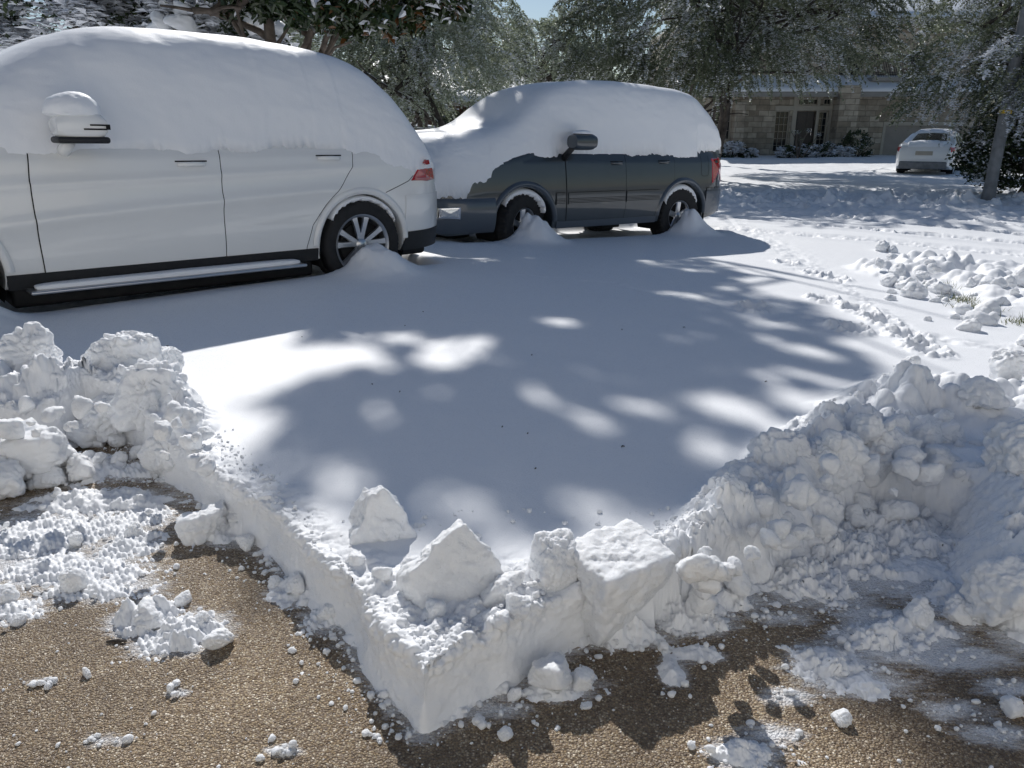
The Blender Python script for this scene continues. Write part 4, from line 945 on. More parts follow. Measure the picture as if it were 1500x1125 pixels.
lamp(gl, [(-.56, .93), (-.80, .922), (-.80, .945), (-.575, .948)], .016, simple('pale_red_lens', (.6, .22, .2), .2), tl, 'reflector')
lamp(gl, [(-.69, 1.075), (-.715, 1.105), (-.76, 1.105), (-.77, 1.065), (-.72, 1.06)], .055, M['red'], glr, 'tail_lamp')
for x, s_ in ((0, 1), (3.15, 1), (0, -1), (3.15, -1)): wheel(glr, x, s_ * .815, .385, .385, .27, .26, 'twin', s_)
# mirror
def mirror(parent, x, y, z, mats, sx, sy, sz, arm_z, ex=3.2, fm=.25):
    b = MB(); rows = []
    for k in range(13):
        t_ = k / 12; xx = x - sx / 2 + sx * t_; f = (1 - abs(2 * t_ - 1) ** ex) ** .5 if 0 < t_ < 1 else .12; f = max(f, fm)
        row = []
        for a in range(24):
            an = 2 * math.pi * a / 24; c, s_ = math.cos(an), math.sin(an); q = (abs(c) ** 3 + abs(s_) ** 3) ** (-1 / 3)
            row.append((xx, y + sy / 2 * c * q * (1 if t_ > .12 else .96), z + sz / 2 * s_ * q * f ** .6))
        rows.append(row)
    b.grid(rows, closed=True); n_ = len(b.V); b.F.append(list(range(24))[::-1]); b.F.append([n_ - 24 + i for i in range(24)]); b.M += [0, 0]
    mo = b.build('mirror', mats[0], parent, True, 50); return mo
# housing seen side-on: long in x, standing out in y
mo = mirror(glr, 2.19, 1.10, 1.345, [M['white_paint']], .30, .22, .20, 1.2)
b = MB(); b.box(2.035, 2.345, .99, 1.215, 1.238, 1.280, bev=.018); b.build('mirror_foot', M['black_plastic'], mo, True, 40)
b = MB(); b.tube([(2.26, .86, 1.17), (2.24, 1.02, 1.24)], [.05, .035], 10); b.build('mirror_arm', M['white_paint'], mo, True)
b = MB(); b.box(2.03, 2.15, 1.212, 1.217, 1.348, 1.358, bev=.002); b.box(2.05, 2.19, 1.212, 1.217, 1.322, 1.332, bev=.002); b.box(2.03, 2.055, 1.211, 1.216, 1.325, 1.356); b.build('indicator_slot', M['gap'], mo)
b = MB(); b.box(.45, 2.7, -.84, .84, .15, .34, bev=.03); b.box(-.9, 3.7, -.62, .62, .2, .34, bev=.04); b.tube([(-1.0, .3, .2), (-.4, .3, .2)], .05, 12); b.build('underbody', M['dark_metal'], glr, True, 35)  # first box is added, low and dark, for the black shade below the sills
ge = [(-1.3, 1.0), (-.98, 1.0), (-.62, .985), (-.50, .985), (-.35, .97), (-.21, 1.02), (.0, 1.06), (.10, 1.10), (.12, 1.17), (.36, 1.165), (.38, 1.215), (.78, 1.22), (.80, 1.16), (.86, 1.155), (1.2, 1.185), (1.33, 1.14), (1.45, 1.12), (1.60, 1.17), (1.9, 1.165), (2.03, 1.165), (2.06, 1.115), (2.25, 1.11), (2.42, 1.11), (2.64, 1.09), (3.2, 1.05), (3.8, .95), (4.2, .8)]
gt = [(-1.04, .80), (-1.02, .94), (-.93, 1.16), (-.74, 1.46), (-.53, 1.74), (-.30, 1.93), (-.06, 2.0), (.2, 2.04), (.8, 2.08), (1.4, 2.08), (1.75, 2.065), (2.0, 2.015), (2.22, 1.93), (2.5, 1.78), (2.8, 1.61), (3.2, 1.42), (3.7, 1.24), (3.95, 1.1), (4.05, .85)]
def gl_extra(X, Y, Z):
    m_ = np.exp(-((X - 2.19) / .19) ** 2 - ((Z - 1.50) / .12) ** 2) * (Y > .5); Y += m_ * .06
Blanket(gl, gt, ge, -1.04, 4.05, th=.045, lean=.20, p=3.9, seed=11, tf=.35, tr=.36, lr=.6).build('snow_blanket', M['carsnow'], glm, 'thick smooth snow blanket over the roof and windows of the white suv', 'snow lying on the parked cars', extra=gl_extra)
def loaf(name, c, r_, m, label, seed, p=1.0, rough=.05, mat='carsnow'):
    V, F = chunk_verts(np.random.default_rng(seed), (r_[0] * 2, r_[1] * 2, r_[2] * 2), 5, p, -1, rough, seed, .003, 0)
    V[:, 2] = np.where(V[:, 2] < 0, V[:, 2] * .25, V[:, 2]); o = mobj(name, V + np.array(c), F, M[mat]); o.matrix_world = m; return tag(o, label, 'snow', 'snow lying on the parked cars')
loaf('snow_clump', (2.21, 1.09, 1.425), (.165, .125, .13), glm, 'rounded cap of snow on the wing mirror of the white suv', 4)
loaf('snow_strip', (1.62, .985, .302), (.96, .065, .028), glm, 'long strip of snow on the running board of the white suv', 6, 3.2, .012)
def tyre_snow(cx, cz, r0, r1, y0, y1, a0, a1, m, label, seed, rg=.02):
    rows = []
    for i in range(64):
        t_ = i / 63; a = R(a0 + (a1 - a0) * t_); env = max(.0, 1 - abs(2 * t_ - 1) ** 4) ** .5; row = []
        for k in range(12):
            b_ = 2 * math.pi * k / 12; yy = (y0 + y1) / 2 + (y1 - y0) / 2 * math.cos(b_); rr = (r0 + r1) / 2 + (r1 - r0) / 2 * math.sin(b_) * env - (1 - env) * (r1 - r0) / 2
            rr += rg * .5 * math.sin(a * 37 + seed) * math.sin(a * 13) * (math.sin(b_) < 0)
            row.append((cx + rr * math.cos(a), yy, cz + rr * math.sin(a)))
        rows.append(row)
    g = MB(); g.grid(rows, closed=True); n_ = len(g.V); g.F += [list(range(12)), [n_ - 12 + i for i in range(12)][::-1]]; g.M += [0, 0]
    o = g.build('snow_crescent', M['carsnow'], None, True); o.matrix_world = m; return tag(o, label, 'snow', 'snow lying on the parked cars')
tyre_snow(0, .385, .375, .432, .70, .962, 38, 150, glm, 'crescent of snow on the rear tyre of the white suv', 1)

# ---------------------------------------------------------------- the slate grey suv
lx = Shape(.955, 1.18, -1.05, 4.08, [(-1.05, .82), (-1.02, 1.25), (-.95, 1.45), (-.8, 1.75), (-.55, 1.92), (-.2, 1.97), (.8, 1.99), (1.7, 1.97), (2.0, 1.90), (2.75, 1.36), (3.3, 1.27), (3.9, 1.18), (4.02, 1.05), (4.08, .8)],
           [(-1.05, .50), (-.85, .42), (-.5, .36), (3.5, .36), (3.9, .33), (4.08, .38)], tum=.34, roof=1.95, tf=.22, tr=.22, lf=.7, lr=.6)
lr = empty('grey_suv', label='slate grey suv with snow over its bonnet and windows, parked behind the white one', cat='car'); lm = place(lr, LX_O, LX_H, LX_Z, .020, .955)
body = lx.mesh().build('body', [M['slate_paint']], lr, True); WL = ((0, .43), (2.85, .43)); cut_wells(body, WL, .455, .65); wells(lr, WL, .462, .93)
x1 = interp([(.44, 2.175), (1.3, 2.205)]); x2 = interp([(.44, 1.150), (.7, 1.125), (.85, 1.145), (1.3, 1.15)]); x3 = interp([(.44, .55), (.6, .50), (.73, .40), (.85, .25), (.95, .195), (1.3, .20)])
d1 = lx.patch(lambda z: x2(z) + G_, lambda z: x1(z) - G_, .445, 1.28, .007, 40, 34).build('front_door', M['slate_paint'], lr, True, 40)
d2 = lx.patch(lambda z: x3(z) + G_, lambda z: x2(z) - G_, .445, 1.28, .007, 40, 34).build('rear_door', M['slate_paint'], lr, True, 40)
for f, k_ in ((x1, .004), (x2, .012), (x3, .004)): seam(lx, [(f(z), z) for z in np.linspace(.42, 1.28, 60)], k_, lr, .004)
seam(lx, lerp_pts([(-.37, 1.26), (-.37, 1.00), (-.40, .975), (-.50, .975), (-.53, 1.0), (-.53, 1.26)]), .003, lr)
handle(lr, d1, lx, 1.32, 1.16, M['slate_paint'], .20); handle(lr, d2, lx, .42, 1.17, M['slate_paint'], .20)
for a, c, off in ((1.165, 2.16, .022), (.50, 1.135, .022), (2.215, 2.36, .018), (-.98, -.50, .015)):
    par = {1.165: d1, .5: d2}.get(a, lr)
    lx.patch(lambda z: a, lambda z: c, .655, .80, off, 20, 8).build('side_moulding', M['slate_paint'], par, True, 40)
    g = MB()
    for zz in (.672, .69, .708, .726, .806):
        gg = lx.patch(lambda z: a, lambda z: c, zz, zz + (.006 if zz < .8 else .004), off + (.004 if zz < .8 else -.004), 20, 1, lip=.003); g.add(gg.V, gg.F)
    g.build('moulding_rib', M['gap'], par, True)
lx.patch(lambda z: .52, lambda z: 2.33, .352, .440, .012, 40, 6).build('sill', M['slate_light'], lr, True, 40)
for (cx, cz) in WL: lx.band(cx, cz, .455, .53, 2, 178, .004, 60, 1, .03).build('wheel_arch_flare', M['slate_light'], lr, True)
lx.patch(lambda z: -1.035, lambda z: -.475, .44, .76, .03, 24, 12, lip=.05).build('rear_bumper', M['slate_light'], lr, True, 40)
# front bumper wraps round the nose
g = MB(); rows = []
for i in range(15):
    z = .36 + .41 * i / 14; bul = .035 * math.sin(math.pi * i / 14) ** .5; row = []
    for k in range(41):
        t_ = -1 + 2 * k / 40
        if abs(t_) > .55: q_ = (1 - abs(t_)) / .45; x = 3.31 + (4.02 - 3.31) * q_; y = math.copysign(lx.W(min(x, 4.05), z) + .012 + bul, t_)
        else:
            y = (lx.W(4.04, z) - .02) * t_ / .55; x = 4.10 + .05 * (1 - (t_ / .55) ** 2) + bul * .5 - (.05 if abs(t_) > .52 else 0)
        row.append((x, y, z))
    rows.append(row)
rows = [[(x - .05 if abs(y) < .8 else x, y * .95, z) for x, y, z in rows[0]]] + rows + [[(x - .08, y * .96, z + .004) for x, y, z in rows[-1]]]
g.grid(rows); fb = g.build('front_bumper', M['slate_light'], lr, True, 50)
for s_ in (1, -1):
    f1 = lamp(lx, [(3.79, .535), (3.79, .675), (4.02, .665), (4.03, .545)], .050, M['chrome'], fb, 'fog_lamp_bezel', side=s_)
    lamp(lx, [(3.81, .555), (3.81, .655), (4.00, .648), (4.01, .562)], .060, M['clear'], fb, 'fog_lamp', side=s_)
b = MB(); b.box(3.97, 4.075, -.55, .55, .84, 1.02, bev=.02); b.build('grille', M['chrome'], lr, True, 40)
for s_ in (1, -1):
    b = MB(); b.box(3.9, 4.04, min(s_ * .60, s_ * .84), max(s_ * .6, s_ * .84), .86, 1.04, bev=.03); b.build('headlight', M['clear'], lr, True, 40)
lamp(lx, [(-.62, .87), (-.60, 1.22), (-.86, 1.24), (-.98, 1.15), (-1.02, .87)], .008, M['red'], lr, 'tail_lamp')
mo = mirror(lr, 2.08, 1.10, 1.43, [M['slate_paint']], .34, .20, .20, 1.3, 7, .62)
b = MB(); b.tube([(2.20, .88, 1.22), (2.22, 1.0, 1.30), (2.20, 1.06, 1.36)], [.045, .04, .035], 10); b.build('mirror_arm', M['black_plastic'], mo, True)
for x, s_, st in ((0, 1, 0), (2.85, 1, 14), (0, -1, 0), (2.85, -1, 14)): wheel(lr, x, s_ * .80, .41, .41, .27, .215, 'mud', s_, st)
for s_ in (1, -1):
    b = MB(); b.box(-.50, -.485, s_ * .82 - .13, s_ * .82 + .13, .14, .55, bev=.005); b.build('mud_flap', M['black_plastic'], lr, True, 40)
b = MB(); b.box(-.6, 3.6, -.62, .62, .34, .44, bev=.04); b.tube([(0, -.7, .38), (0, .7, .38)], .06, 12); b.tube([(2.85, -.7, .38), (2.85, .7, .38)], .05, 12); b.box(.9, 1.25, .3, .62, .27, .36, bev=.02); b.tube([(-.5, .45, .33), (.8, .45, .32), (1.8, .3, .33)], .035, 10)
b.build('underbody', M['dark_metal'], lr, True, 35)
le = [(-1.3, 1.36), (-.62, 1.34), (-.32, 1.31), (-.29, 1.12), (-.12, 1.13), (.06, 1.135), (.20, 1.10), (.27, 1.10), (.33, 1.16), (.40, 1.24), (.62, 1.26), (1.12, 1.245), (1.25, 1.19), (1.38, 1.185), (1.51, 1.23), (1.98, 1.22), (2.21, 1.26), (2.37, 1.21), (2.40, 1.08), (2.85, 1.04), (3.12, 1.02), (3.24, .97), (3.33, .88), (3.35, .775), (4.2, .785)]
ltp = [(-1.02, 1.18), (-.99, 1.42), (-.86, 1.66), (-.63, 1.95), (-.44, 2.11), (-.2, 2.18), (.4, 2.215), (1.1, 2.235), (1.7, 2.21), (2.1, 2.14), (2.4, 2.05), (2.65, 1.90), (2.9, 1.69), (3.1, 1.60), (3.35, 1.56), (3.7, 1.53), (4.0, 1.45), (4.12, 1.30), (4.17, 1.1), (4.19, .80)]
def lx_extra(X, Y, Z):
    # hollow where the blanket dips round the windscreen pillar, small pocket behind the mirror
    Z -= .035 * np.exp(-((X - 2.75) / .25) ** 2) * sst(.8, .3, np.abs(Y)) * sst(1.5, 1.8, Z)
    m_ = np.exp(-((X - 2.12) / .16) ** 2 - ((Z - 1.55) / .07) ** 2) * (Y > .5); Y += m_ * .07
    m_ = np.exp(-((X - 2.10) / .17) ** 2 - ((Z - 1.41) / .10) ** 2) * (Y > .5); Y -= m_ * .05
Blanket(lx, ltp, le, -1.02, 4.19, th=.045, lean=.17, p=6, seed=23, tf=.22, tr=.20, far_edge=.95, lf=.45, lr=.35).build('snow_blanket', M['carsnow'], lm, 'deep snow blanket over the bonnet, windscreen and roof of the grey suv', 'snow lying on the parked cars', extra=lx_extra)
loaf('snow_clump', (2.10, 1.10, 1.53), (.13, .085, .035), lm, 'thin cap of snow on the wing mirror of the grey suv', 9)
tyre_snow(2.85, .41, .36, .468, .66, .945, 40, 155, lm, 'crescent of snow on the front tyre of the grey suv', 2, .035)
tyre_snow(0, .41, .36, .468, .66, .945, 30, 150, lm, 'crescent of snow on the rear tyre of the grey suv', 5, .035)
#PART4
# ================================================================ TREES
def limb(rng, p, d, L_, seg, wob, drop=0):
    pts = [np.array(p, float)]; d = np.array(d, float); d /= np.linalg.norm(d)
    for k in range(seg):
        d = d + rng.normal(size=3) * wob + np.array([0, 0, -drop]); d /= np.linalg.norm(d); pts.append(pts[-1] + d * L_ / seg)
    return pts
def leaf_mesh(name, P, N_, U_, sz, asp, rnd, mat, parent, bend=.0, mats2=None, mi=None, rad_shape='quad'):
    """leaves at P, facing N_, long axis U_"""
    S = np.cross(N_, U_); S /= np.linalg.norm(S, axis=1)[:, None] + 1e-9; sz = sz[:, None]
    if rad_shape == 'leaf':   # six sided pointed leaf, slightly folded
        V = np.stack([P - U_ * sz * .5, P - U_ * sz * .15 + S * sz * asp * .5 + N_ * sz * bend, P + U_ * sz * .22 + S * sz * asp * .42 + N_ * sz * bend, P + U_ * sz * .5, P + U_ * sz * .22 - S * sz * asp * .42 + N_ * sz * bend, P - U_ * sz * .15 - S * sz * asp * .5 + N_ * sz * bend], 1)
        n = len(P); i = np.arange(n)[:, None] * 6; F = np.concatenate([i + np.array([[0, 1, 2, 3]]), i + np.array([[0, 3, 4, 5]])]); R_ = np.concatenate([rnd, rnd]); K = 6; mi2 = None if mi is None else np.concatenate([mi, mi])
    else:
        V = np.stack([P - U_ * sz * .5, P + S * sz * asp * .5 + N_ * sz * bend, P + U_ * sz * .5, P - S * sz * asp * .5 + N_ * sz * bend], 1)
        n = len(P); F = np.arange(n * 4).reshape(n, 4); R_ = rnd; mi2 = mi
    o = mobj(name, V.reshape(-1, 3), F, [mat] + (mats2 or []), parent, smooth=False, mi=mi2); attr(o, 'rnd', R_, 'FACE'); return o
def unit(rng, n):
    v = rng.normal(size=(n, 3)); return v / np.linalg.norm(v, axis=1)[:, None]
def crown_points(rng, blobs, n, seed, gap=.0, gs=1.2, shell=.55):
    """twig tips spread through ellipsoid blobs, thinned by noise so the sky shows through"""
    out = []
    vol = np.array([b[1][0] * b[1][1] * b[1][2] for b in blobs]) ** .75; vol /= vol.sum()
    for (c, r), w_ in zip(blobs, vol):
        m = int(n * w_ * 2.2); d = unit(rng, m); k = rng.random(m) ** (1 / 3.) ; k = shell * (.75 + .25 * k) + (1 - shell) * k
        P = np.array(c) + d * k[:, None] * np.array(r) * (1 + .18 * fbm3(d * 2 + np.array(c), 1.2, 2, seed))[:, None]
        g = fbm3(P, gs, 3, seed + 1); P = P[g > gap - .12 + .0 * k]; out.append(P[:int(n * w_)])
    return np.concatenate(out)
def foliage(rng, tips, per, spread, size, asp, leafm, name, parent, snow=.2, droop=.3, shape='quad', snow_mat='leafsnow', seed=1, flat=.0, snow_size=1.3, spray=0.):
    n = len(tips) * per; base = np.repeat(tips, per, 0); off = unit(rng, n) * (rng.random(n) ** .5)[:, None] * spread; off[:, 2] *= .7
    if spray:      # leaves strung along drooping twigs
        c0 = tips.mean(0); d_ = tips - c0; d_[:, 2] *= .4; d_ /= np.linalg.norm(d_, axis=1)[:, None] + 1e-9; d_ = d_ + unit(rng, len(tips)) * .7; d_ /= np.linalg.norm(d_, axis=1)[:, None]
        d_ = np.repeat(d_ * (spray * rng.uniform(.5, 1.3, len(tips)))[:, None], per, 0); t_ = rng.random(n)[:, None]; off = d_ * (t_ - .4) + off * (.34 * (1.15 - t_)); off[:, 2] -= (t_[:, 0] ** 2) * spray * .55
    P = base + off; Nn = unit(rng, n); Nn[:, 2] = np.abs(Nn[:, 2]) + flat; Nn /= np.linalg.norm(Nn, axis=1)[:, None]
    U = np.cross(Nn, unit(rng, n)); U[:, 2] -= droop; U -= Nn * (U * Nn).sum(1)[:, None]; U /= np.linalg.norm(U, axis=1)[:, None] + 1e-9
    sz = size * rng.uniform(.6, 1.35, n); tone = np.clip(.5 + .35 * np.repeat(fbm3(tips, 1.1, 2, seed), per) + rng.normal(size=n) * .2, 0, 1)
    mi = np.zeros(n, int); zr = np.clip((tips[:, 2] - np.median(tips[:, 2])) / (np.ptp(tips[:, 2]) + .1), -.4, .5); snz = rng.random(n) < np.clip(snow * np.repeat(.8 + 3.6 * fbm3(tips, 2.6, 2, seed + 7) + zr, per), 0, .92)
    mi[snz] = 1; Nn[snz] = Nn[snz] * (.45 if shape == 'quad' else 1.1) + np.array([0, 0, 1. if shape == 'quad' else .5]); Nn /= np.linalg.norm(Nn, axis=1)[:, None]; U -= Nn * (U * Nn).sum(1)[:, None]; U /= np.linalg.norm(U, axis=1)[:, None] + 1e-9; sz[snz] *= snow_size
    return leaf_mesh(name, P, Nn, U, sz, asp, tone, leafm, parent, .12, [M[snow_mat]], mi, shape)
def trunk(parent, rng, base, top, r0, r1, limbs, mat, tips=None, snow=True):
    b = MB(); sbs = []; base = np.array(base, float); top = np.array(top, float); pts = [base + (top - base) * t_ + np.array([math.sin(t_ * 5 + r0 * 40), math.cos(t_ * 4), 0]) * .12 * t_ * (1 - t_ * .3) for t_ in np.linspace(0, 1, 9)]
    rad = [r0 * (1.35 if k == 0 else 1) * (1 - k / 8) + r1 * k / 8 for k in range(9)]; b.tube(pts, rad, 12)
    ends = []
    for k in range(limbs):
        t_ = rng.uniform(.35, 1) if tips is None else rng.uniform(.3, .95); p = pts[int(t_ * 8)]
        if tips is None: d = np.array([rng.normal(), rng.normal(), rng.uniform(.2, 1)]); l = np.linalg.norm(top - base) * .7
        else: tgt = tips[rng.integers(len(tips))]; d = tgt - p; l = np.linalg.norm(d) * .95
        q = limb(rng, p, d + np.array([0, 0, .25 * l]), l, 7, .16, .03); rr = np.linspace(r0 * .40, .014, 8).tolist(); b.tube(q, rr, 7)
        if snow: 
            sb = MB(); sbs.append(sb); sb.tube([a + np.array([0, 0, r_ * .75]) for a, r_ in zip(q[1:-1], rr[1:-1])], [r_ * .6 for r_ in rr[1:-1]], 6)
        for j in range(4):
            s0 = q[rng.integers(2, 7)]; tg = (tips[rng.integers(len(tips))] - s0) if tips is not None else rng.normal(size=3); ln = min(np.linalg.norm(tg), l * .5)
            b.tube(limb(rng, s0, tg, ln, 5, .18), np.linspace(.05, .012, 6).tolist(), 5)
    tk = b.build('trunk', mat, parent, True)
    for sb in sbs: sb.build('branch_snow', M['leafsnow'], tk, True)
    return tk
HOLES = []
for u, v, rx, ry, sl in ((500, 520, 70, 16, 0), (548, 530, 36, 13, 8), (655, 518, 52, 20, 0), (700, 498, 34, 9, 3), (575, 492, 20, 6, 0), (612, 490, 12, 5, 0), (552, 595, 24, 12, 0), (628, 577, 17, 8, 0), (565, 622, 14, 8, 0), (778, 570, 22, 15, 6),
                         (838, 598, 40, 13, 14), (885, 625, 34, 13, 14), (940, 596, 48, 11, 16), (1022, 655, 34, 22, 14), (1078, 606, 70, 15, 14), (1060, 590, 50, 10, 8), (818, 470, 36, 7, 3), (832, 462, 14, 4, 0), (965, 550, 16, 6, 3), (1045, 545, 18, 6, 3), (1000, 427, 44, 4, 2), (1040, 437, 34, 4, 2),
                         (992, 494, 20, 5, 3), (1015, 487, 18, 5, 2), (1110, 545, 40, 7, 10), (1175, 585, 60, 16, 14), (1170, 545, 44, 9, 8), (1130, 500, 36, 6, 6), (1190, 515, 40, 8, 6), (740, 690, 44, 12, 0), (870, 730, 70, 16, 4), (660, 735, 70, 14, 0), (1120, 470, 30, 5, 4), (850, 540, 20, 6, 3), (760, 412, 14, 3, 0), (806, 418, 12, 3, 0), (700, 640, 14, 8, 0), (480, 690, 50, 16, 0)):
    g0 = np.array(G(u, v, SNOW)); HOLES.append((g0, np.linalg.inv(np.stack([np.array(G(u + rx, v + sl, SNOW)) - g0, np.array(G(u, v - ry, SNOW)) - g0], 1))))
def thin(P, off):        # the openings between the boughs of the tall crown
    W_ = P + np.array(off); S = W_[:, :2] - np.array([sv.x, sv.y])[None] * ((W_[:, 2] - SNOW) / sv.z)[:, None]; keep = np.ones(len(P), bool)
    for g0, iv in HOLES:
        q = (S - g0) @ iv.T; ax = 1 + .07 * np.linalg.norm(iv, axis=1).mean(); keep &= (q ** 2).sum(1) > ax
    return P[keep]
def tree(name, label, base, blobs, ntips, per, spread, size, asp, mat, bark, r0, seed, group='trees along the street', snow=.2, limbs=9, ttop=None, gap=0., gs=1.2, shape='quad', cat='tree', droop=.3, flat=0., shell=.55, bsnow=True, snow_size=1.3, holes=False, spray=0.):
    rng = np.random.default_rng(seed); z = float(zg(np.float64(base[0]), np.float64(base[1]))); t = empty(name, (base[0], base[1], z), (0, 0, 0), label, cat, group)
    bl = [((c[0] - base[0], c[1] - base[1], c[2] - z), r) for c, r in blobs]
    tips = crown_points(rng, bl, ntips, seed, gap, gs, shell)
    if holes: tips = thin(tips, (base[0], base[1], z))
    f = foliage(rng, tips, per, spread, size, asp, mat, 'crown', t, snow, droop, shape, seed=seed, flat=flat, snow_size=snow_size, spray=spray)
    tt = ttop or tuple(np.mean([b[0] for b in bl], 0))
    trunk(t, rng, (0, 0, -.1), tt, r0, r0 * .3, limbs, bark, tips, bsnow); return t
# broad live oak in front of the stone house
tree('oak_tree', 'wide dark live oak with low hanging boughs in front of the stone house', (5.95, 24.0),
     [((2.9, 22.8, 4.7), (1.7, 2.0, 2.1)), ((3.9, 23.5, 4.3), (2.4, 2.4, 2.0)), ((6.2, 24.5, 5.2), (3.2, 2.8, 2.6)), ((8.6, 24, 4.5), (2.2, 2.4, 1.6)), ((10.2, 24.2, 4.8), (2.0, 2.2, 1.8)), ((7.5, 24.3, 6.8), (4.0, 3.0, 2.0)), ((4.2, 24.3, 6.5), (2.4, 2.6, 1.7)), ((8.2, 22.6, 3.2), (1.2, 1.2, .7)), ((5.0, 23.2, 3.4), (1.8, 1.6, .9)), ((6.8, 23.4, 3.5), (1.5, 1.5, .8)), ((2.4, 22.4, 2.6), (1.4, 1.2, .8)), ((4.9, 23, 2.7), (1.6, 1.2, .8))],
     3900, 85, .27, .062, .55, M['oak'], M['bark_dark'], .17, 3, snow=.24, spray=.75, limbs=14, ttop=(.8, .4, 4.5), gap=.05, gs=1.5)
tree('oak_tree', 'oak in the front yard of the stone house, above its porch roof', (7.2, 33.5), [((8.2, 33, 6.4), (2.6, 2.4, 1.7)), ((11.3, 33.4, 6.2), (2.8, 2.4, 1.6)), ((9.6, 34, 8.2), (3.0, 2.4, 1.4)), ((13.6, 33.6, 7.6), (1.6, 2, 1.2))],
     1100, 60, .34, .10, .55, M['oak'], M['bark_dark'], .18, 13, snow=.2, bsnow=False, limbs=8, gap=.02, gs=1.3)
tree('oak_tree', 'oak beyond the white saloon car at the corner of the garage', (20.5, 33.5), [((18.2, 33, 6.2), (2.4, 2.4, 1.7)), ((21.3, 33.4, 5.8), (2.8, 2.4, 1.8)), ((19.6, 34, 8.0), (3.0, 2.4, 1.4))],
     900, 60, .34, .10, .55, M['oak'], M['bark_dark'], .18, 14, snow=.2, bsnow=False, limbs=8, gap=.02, gs=1.3)
# paler frosted oaks to the left, behind the grey suv
tree('oak_tree', 'pale frosted live oak between the two suvs', (-1.2, 21.0),
     [((-1.5, 20.2, 3.0), (1.7, 1.6, 1.2)), ((-3.3, 20.6, 2.7), (1.7, 1.6, 1.1)), ((-4.9, 21, 3.6), (1.6, 1.6, 1.4)), ((-.7, 20.8, 3.5), (1.1, 1.6, 1.1)), ((-2.6, 21.4, 4.6), (2.0, 1.8, 1.2))],
     1600, 80, .30, .058, .5, M['oak_frost'], M['bark_dark'], .18, 5, snow=.20, spray=.75, limbs=9, gap=.0, gs=1.1)
tree('oak_tree', 'frost whitened oak behind the roof of the grey suv', (1.2, 24.5),
     [((.7, 24, 3.4), (1.5, 1.5, .95)), ((2.2, 24.2, 3.9), (1.4, 1.5, 1.0)), ((-.6, 24.6, 3.5), (1.2, 1.5, .9))],
     700, 80, .30, .060, .5, M['oak_frost'], M['bark_dark'], .16, 8, snow=.22, spray=.75, limbs=7, gap=.0, gs=1.2)
tree('oak_tree', 'dark evergreen oak deep between the far houses', (-6.5, 33.0),
     [((-6.5, 33, 4.5), (3.5, 2.5, 2.6)), ((-2.4, 34, 3.4), (2.2, 2.5, 1.9)), ((-10.5, 33, 4.5), (3, 2.5, 2.6))],
     900, 50, .5, .12, .55, M['oak'], M['bark_dark'], .25, 11, snow=.12, limbs=9, gap=-.05)
# tall tree whose crown, above the picture, dapples the parking pad
def upsun(u, v, z, h=SNOW):      # the spot at height z that shades what is seen at (u, v)
    x, y = G(u, v, h); k = (z - h) / sv.z; return (x + sv.x * k, y + sv.y * k, z)
def upw(x, y, z0, z): k = (z - z0) / sv.z; return (x + sv.x * k, y + sv.y * k, z)
TB = [(upsun(u - 8, v, z), (r * 1.18, r * 1.3, r * .55)) for u, v, z, r in ((500, 610, 10.0, .34), (565, 660, 10.2, .42), (640, 610, 10.4, .45), (700, 680, 10.1, .42), (790, 690, 10.0, .34), (790, 620, 10.4, .50), (900, 600, 10.2, .50), (900, 660, 10.5, .36),
      (1000, 560, 10.0, .55), (1090, 510, 10.3, .55), (960, 500, 10.2, .6), (1140, 560, 10.0, .36), (850, 540, 10.5, .55), (740, 560, 10.2, .5), (640, 545, 10.5, .36), (560, 570, 10.2, .30), (1060, 450, 10.4, .7), (900, 450, 10.2, .8), (760, 470, 10.4, .8), (780, 420, 10.2, .8), (640, 470, 10.3, .7), (950, 410, 10.2, .7), (1000, 690, 10.0, .26), (1180, 520, 10.1, .3))]
TB += [(upsun(u, v, 9.6, .25), (r, r * 1.2, r * .5)) for u, v, r in ((1150, 690, .22), (1215, 740, .28), (1300, 700, .35), (1380, 650, .40), (1400, 760, .32), (1470, 700, .45), (1510, 930, .26), (1560, 800, .4), (1480, 620, .4), (1620, 700, .6))]
TB += [(upw(x, y, 1.6, 8.4), (r, r * 1.1, r * .7)) for x, y, r in ((-.35, 8.1, .9), (.5, 8.7, .9), (1.0, 9.9, .9), (-.9, 8.9, .7), (.2, 9.8, .8))]
tree('oak_tree', 'tall oak behind the cars whose crown rises above the picture', (-2.6, 22.6), TB,
     4200, 34, .11, .075, .6, M['oak'], M['bark_dark'], .17, 21, snow=.12, limbs=9, ttop=(.7, -2.6, 8.6), gap=-.05, gs=4.2, holes=True, bsnow=False, shell=.35)
# magnolia over the white suv
tree('magnolia_tree', 'big leaved magnolia with snow on its leaves above the white suv', (-3.55, 11.6),
     [((-3.3, 11.2, 3.3), (1.0, 1.0, .55)), ((-2.2, 10.9, 2.95), (.75, .8, .45)), ((-1.45, 10.6, 2.95), (.70, .6, .52)), ((-.95, 10.7, 3.15), (.45, .5, .5)), ((-1.7, 10.7, 3.3), (.9, .6, .5)), ((-2.2, 11.2, 4.0), (1.5, 1.1, .6)), ((-4.3, 11.6, 3.7), (.9, 1.1, .6)), ((-2.6, 12.4, 4.6), (1.4, 1.2, .7))],
     1150, 24, .20, .165, .36, M['magnolia'], M['bark'], .135, 31, snow=.17, limbs=10, gap=-.06, gs=1.6, shape='leaf', ttop=(.25, .1, 4.2), droop=.2, flat=.2, shell=.4, bsnow=False, snow_size=.95)
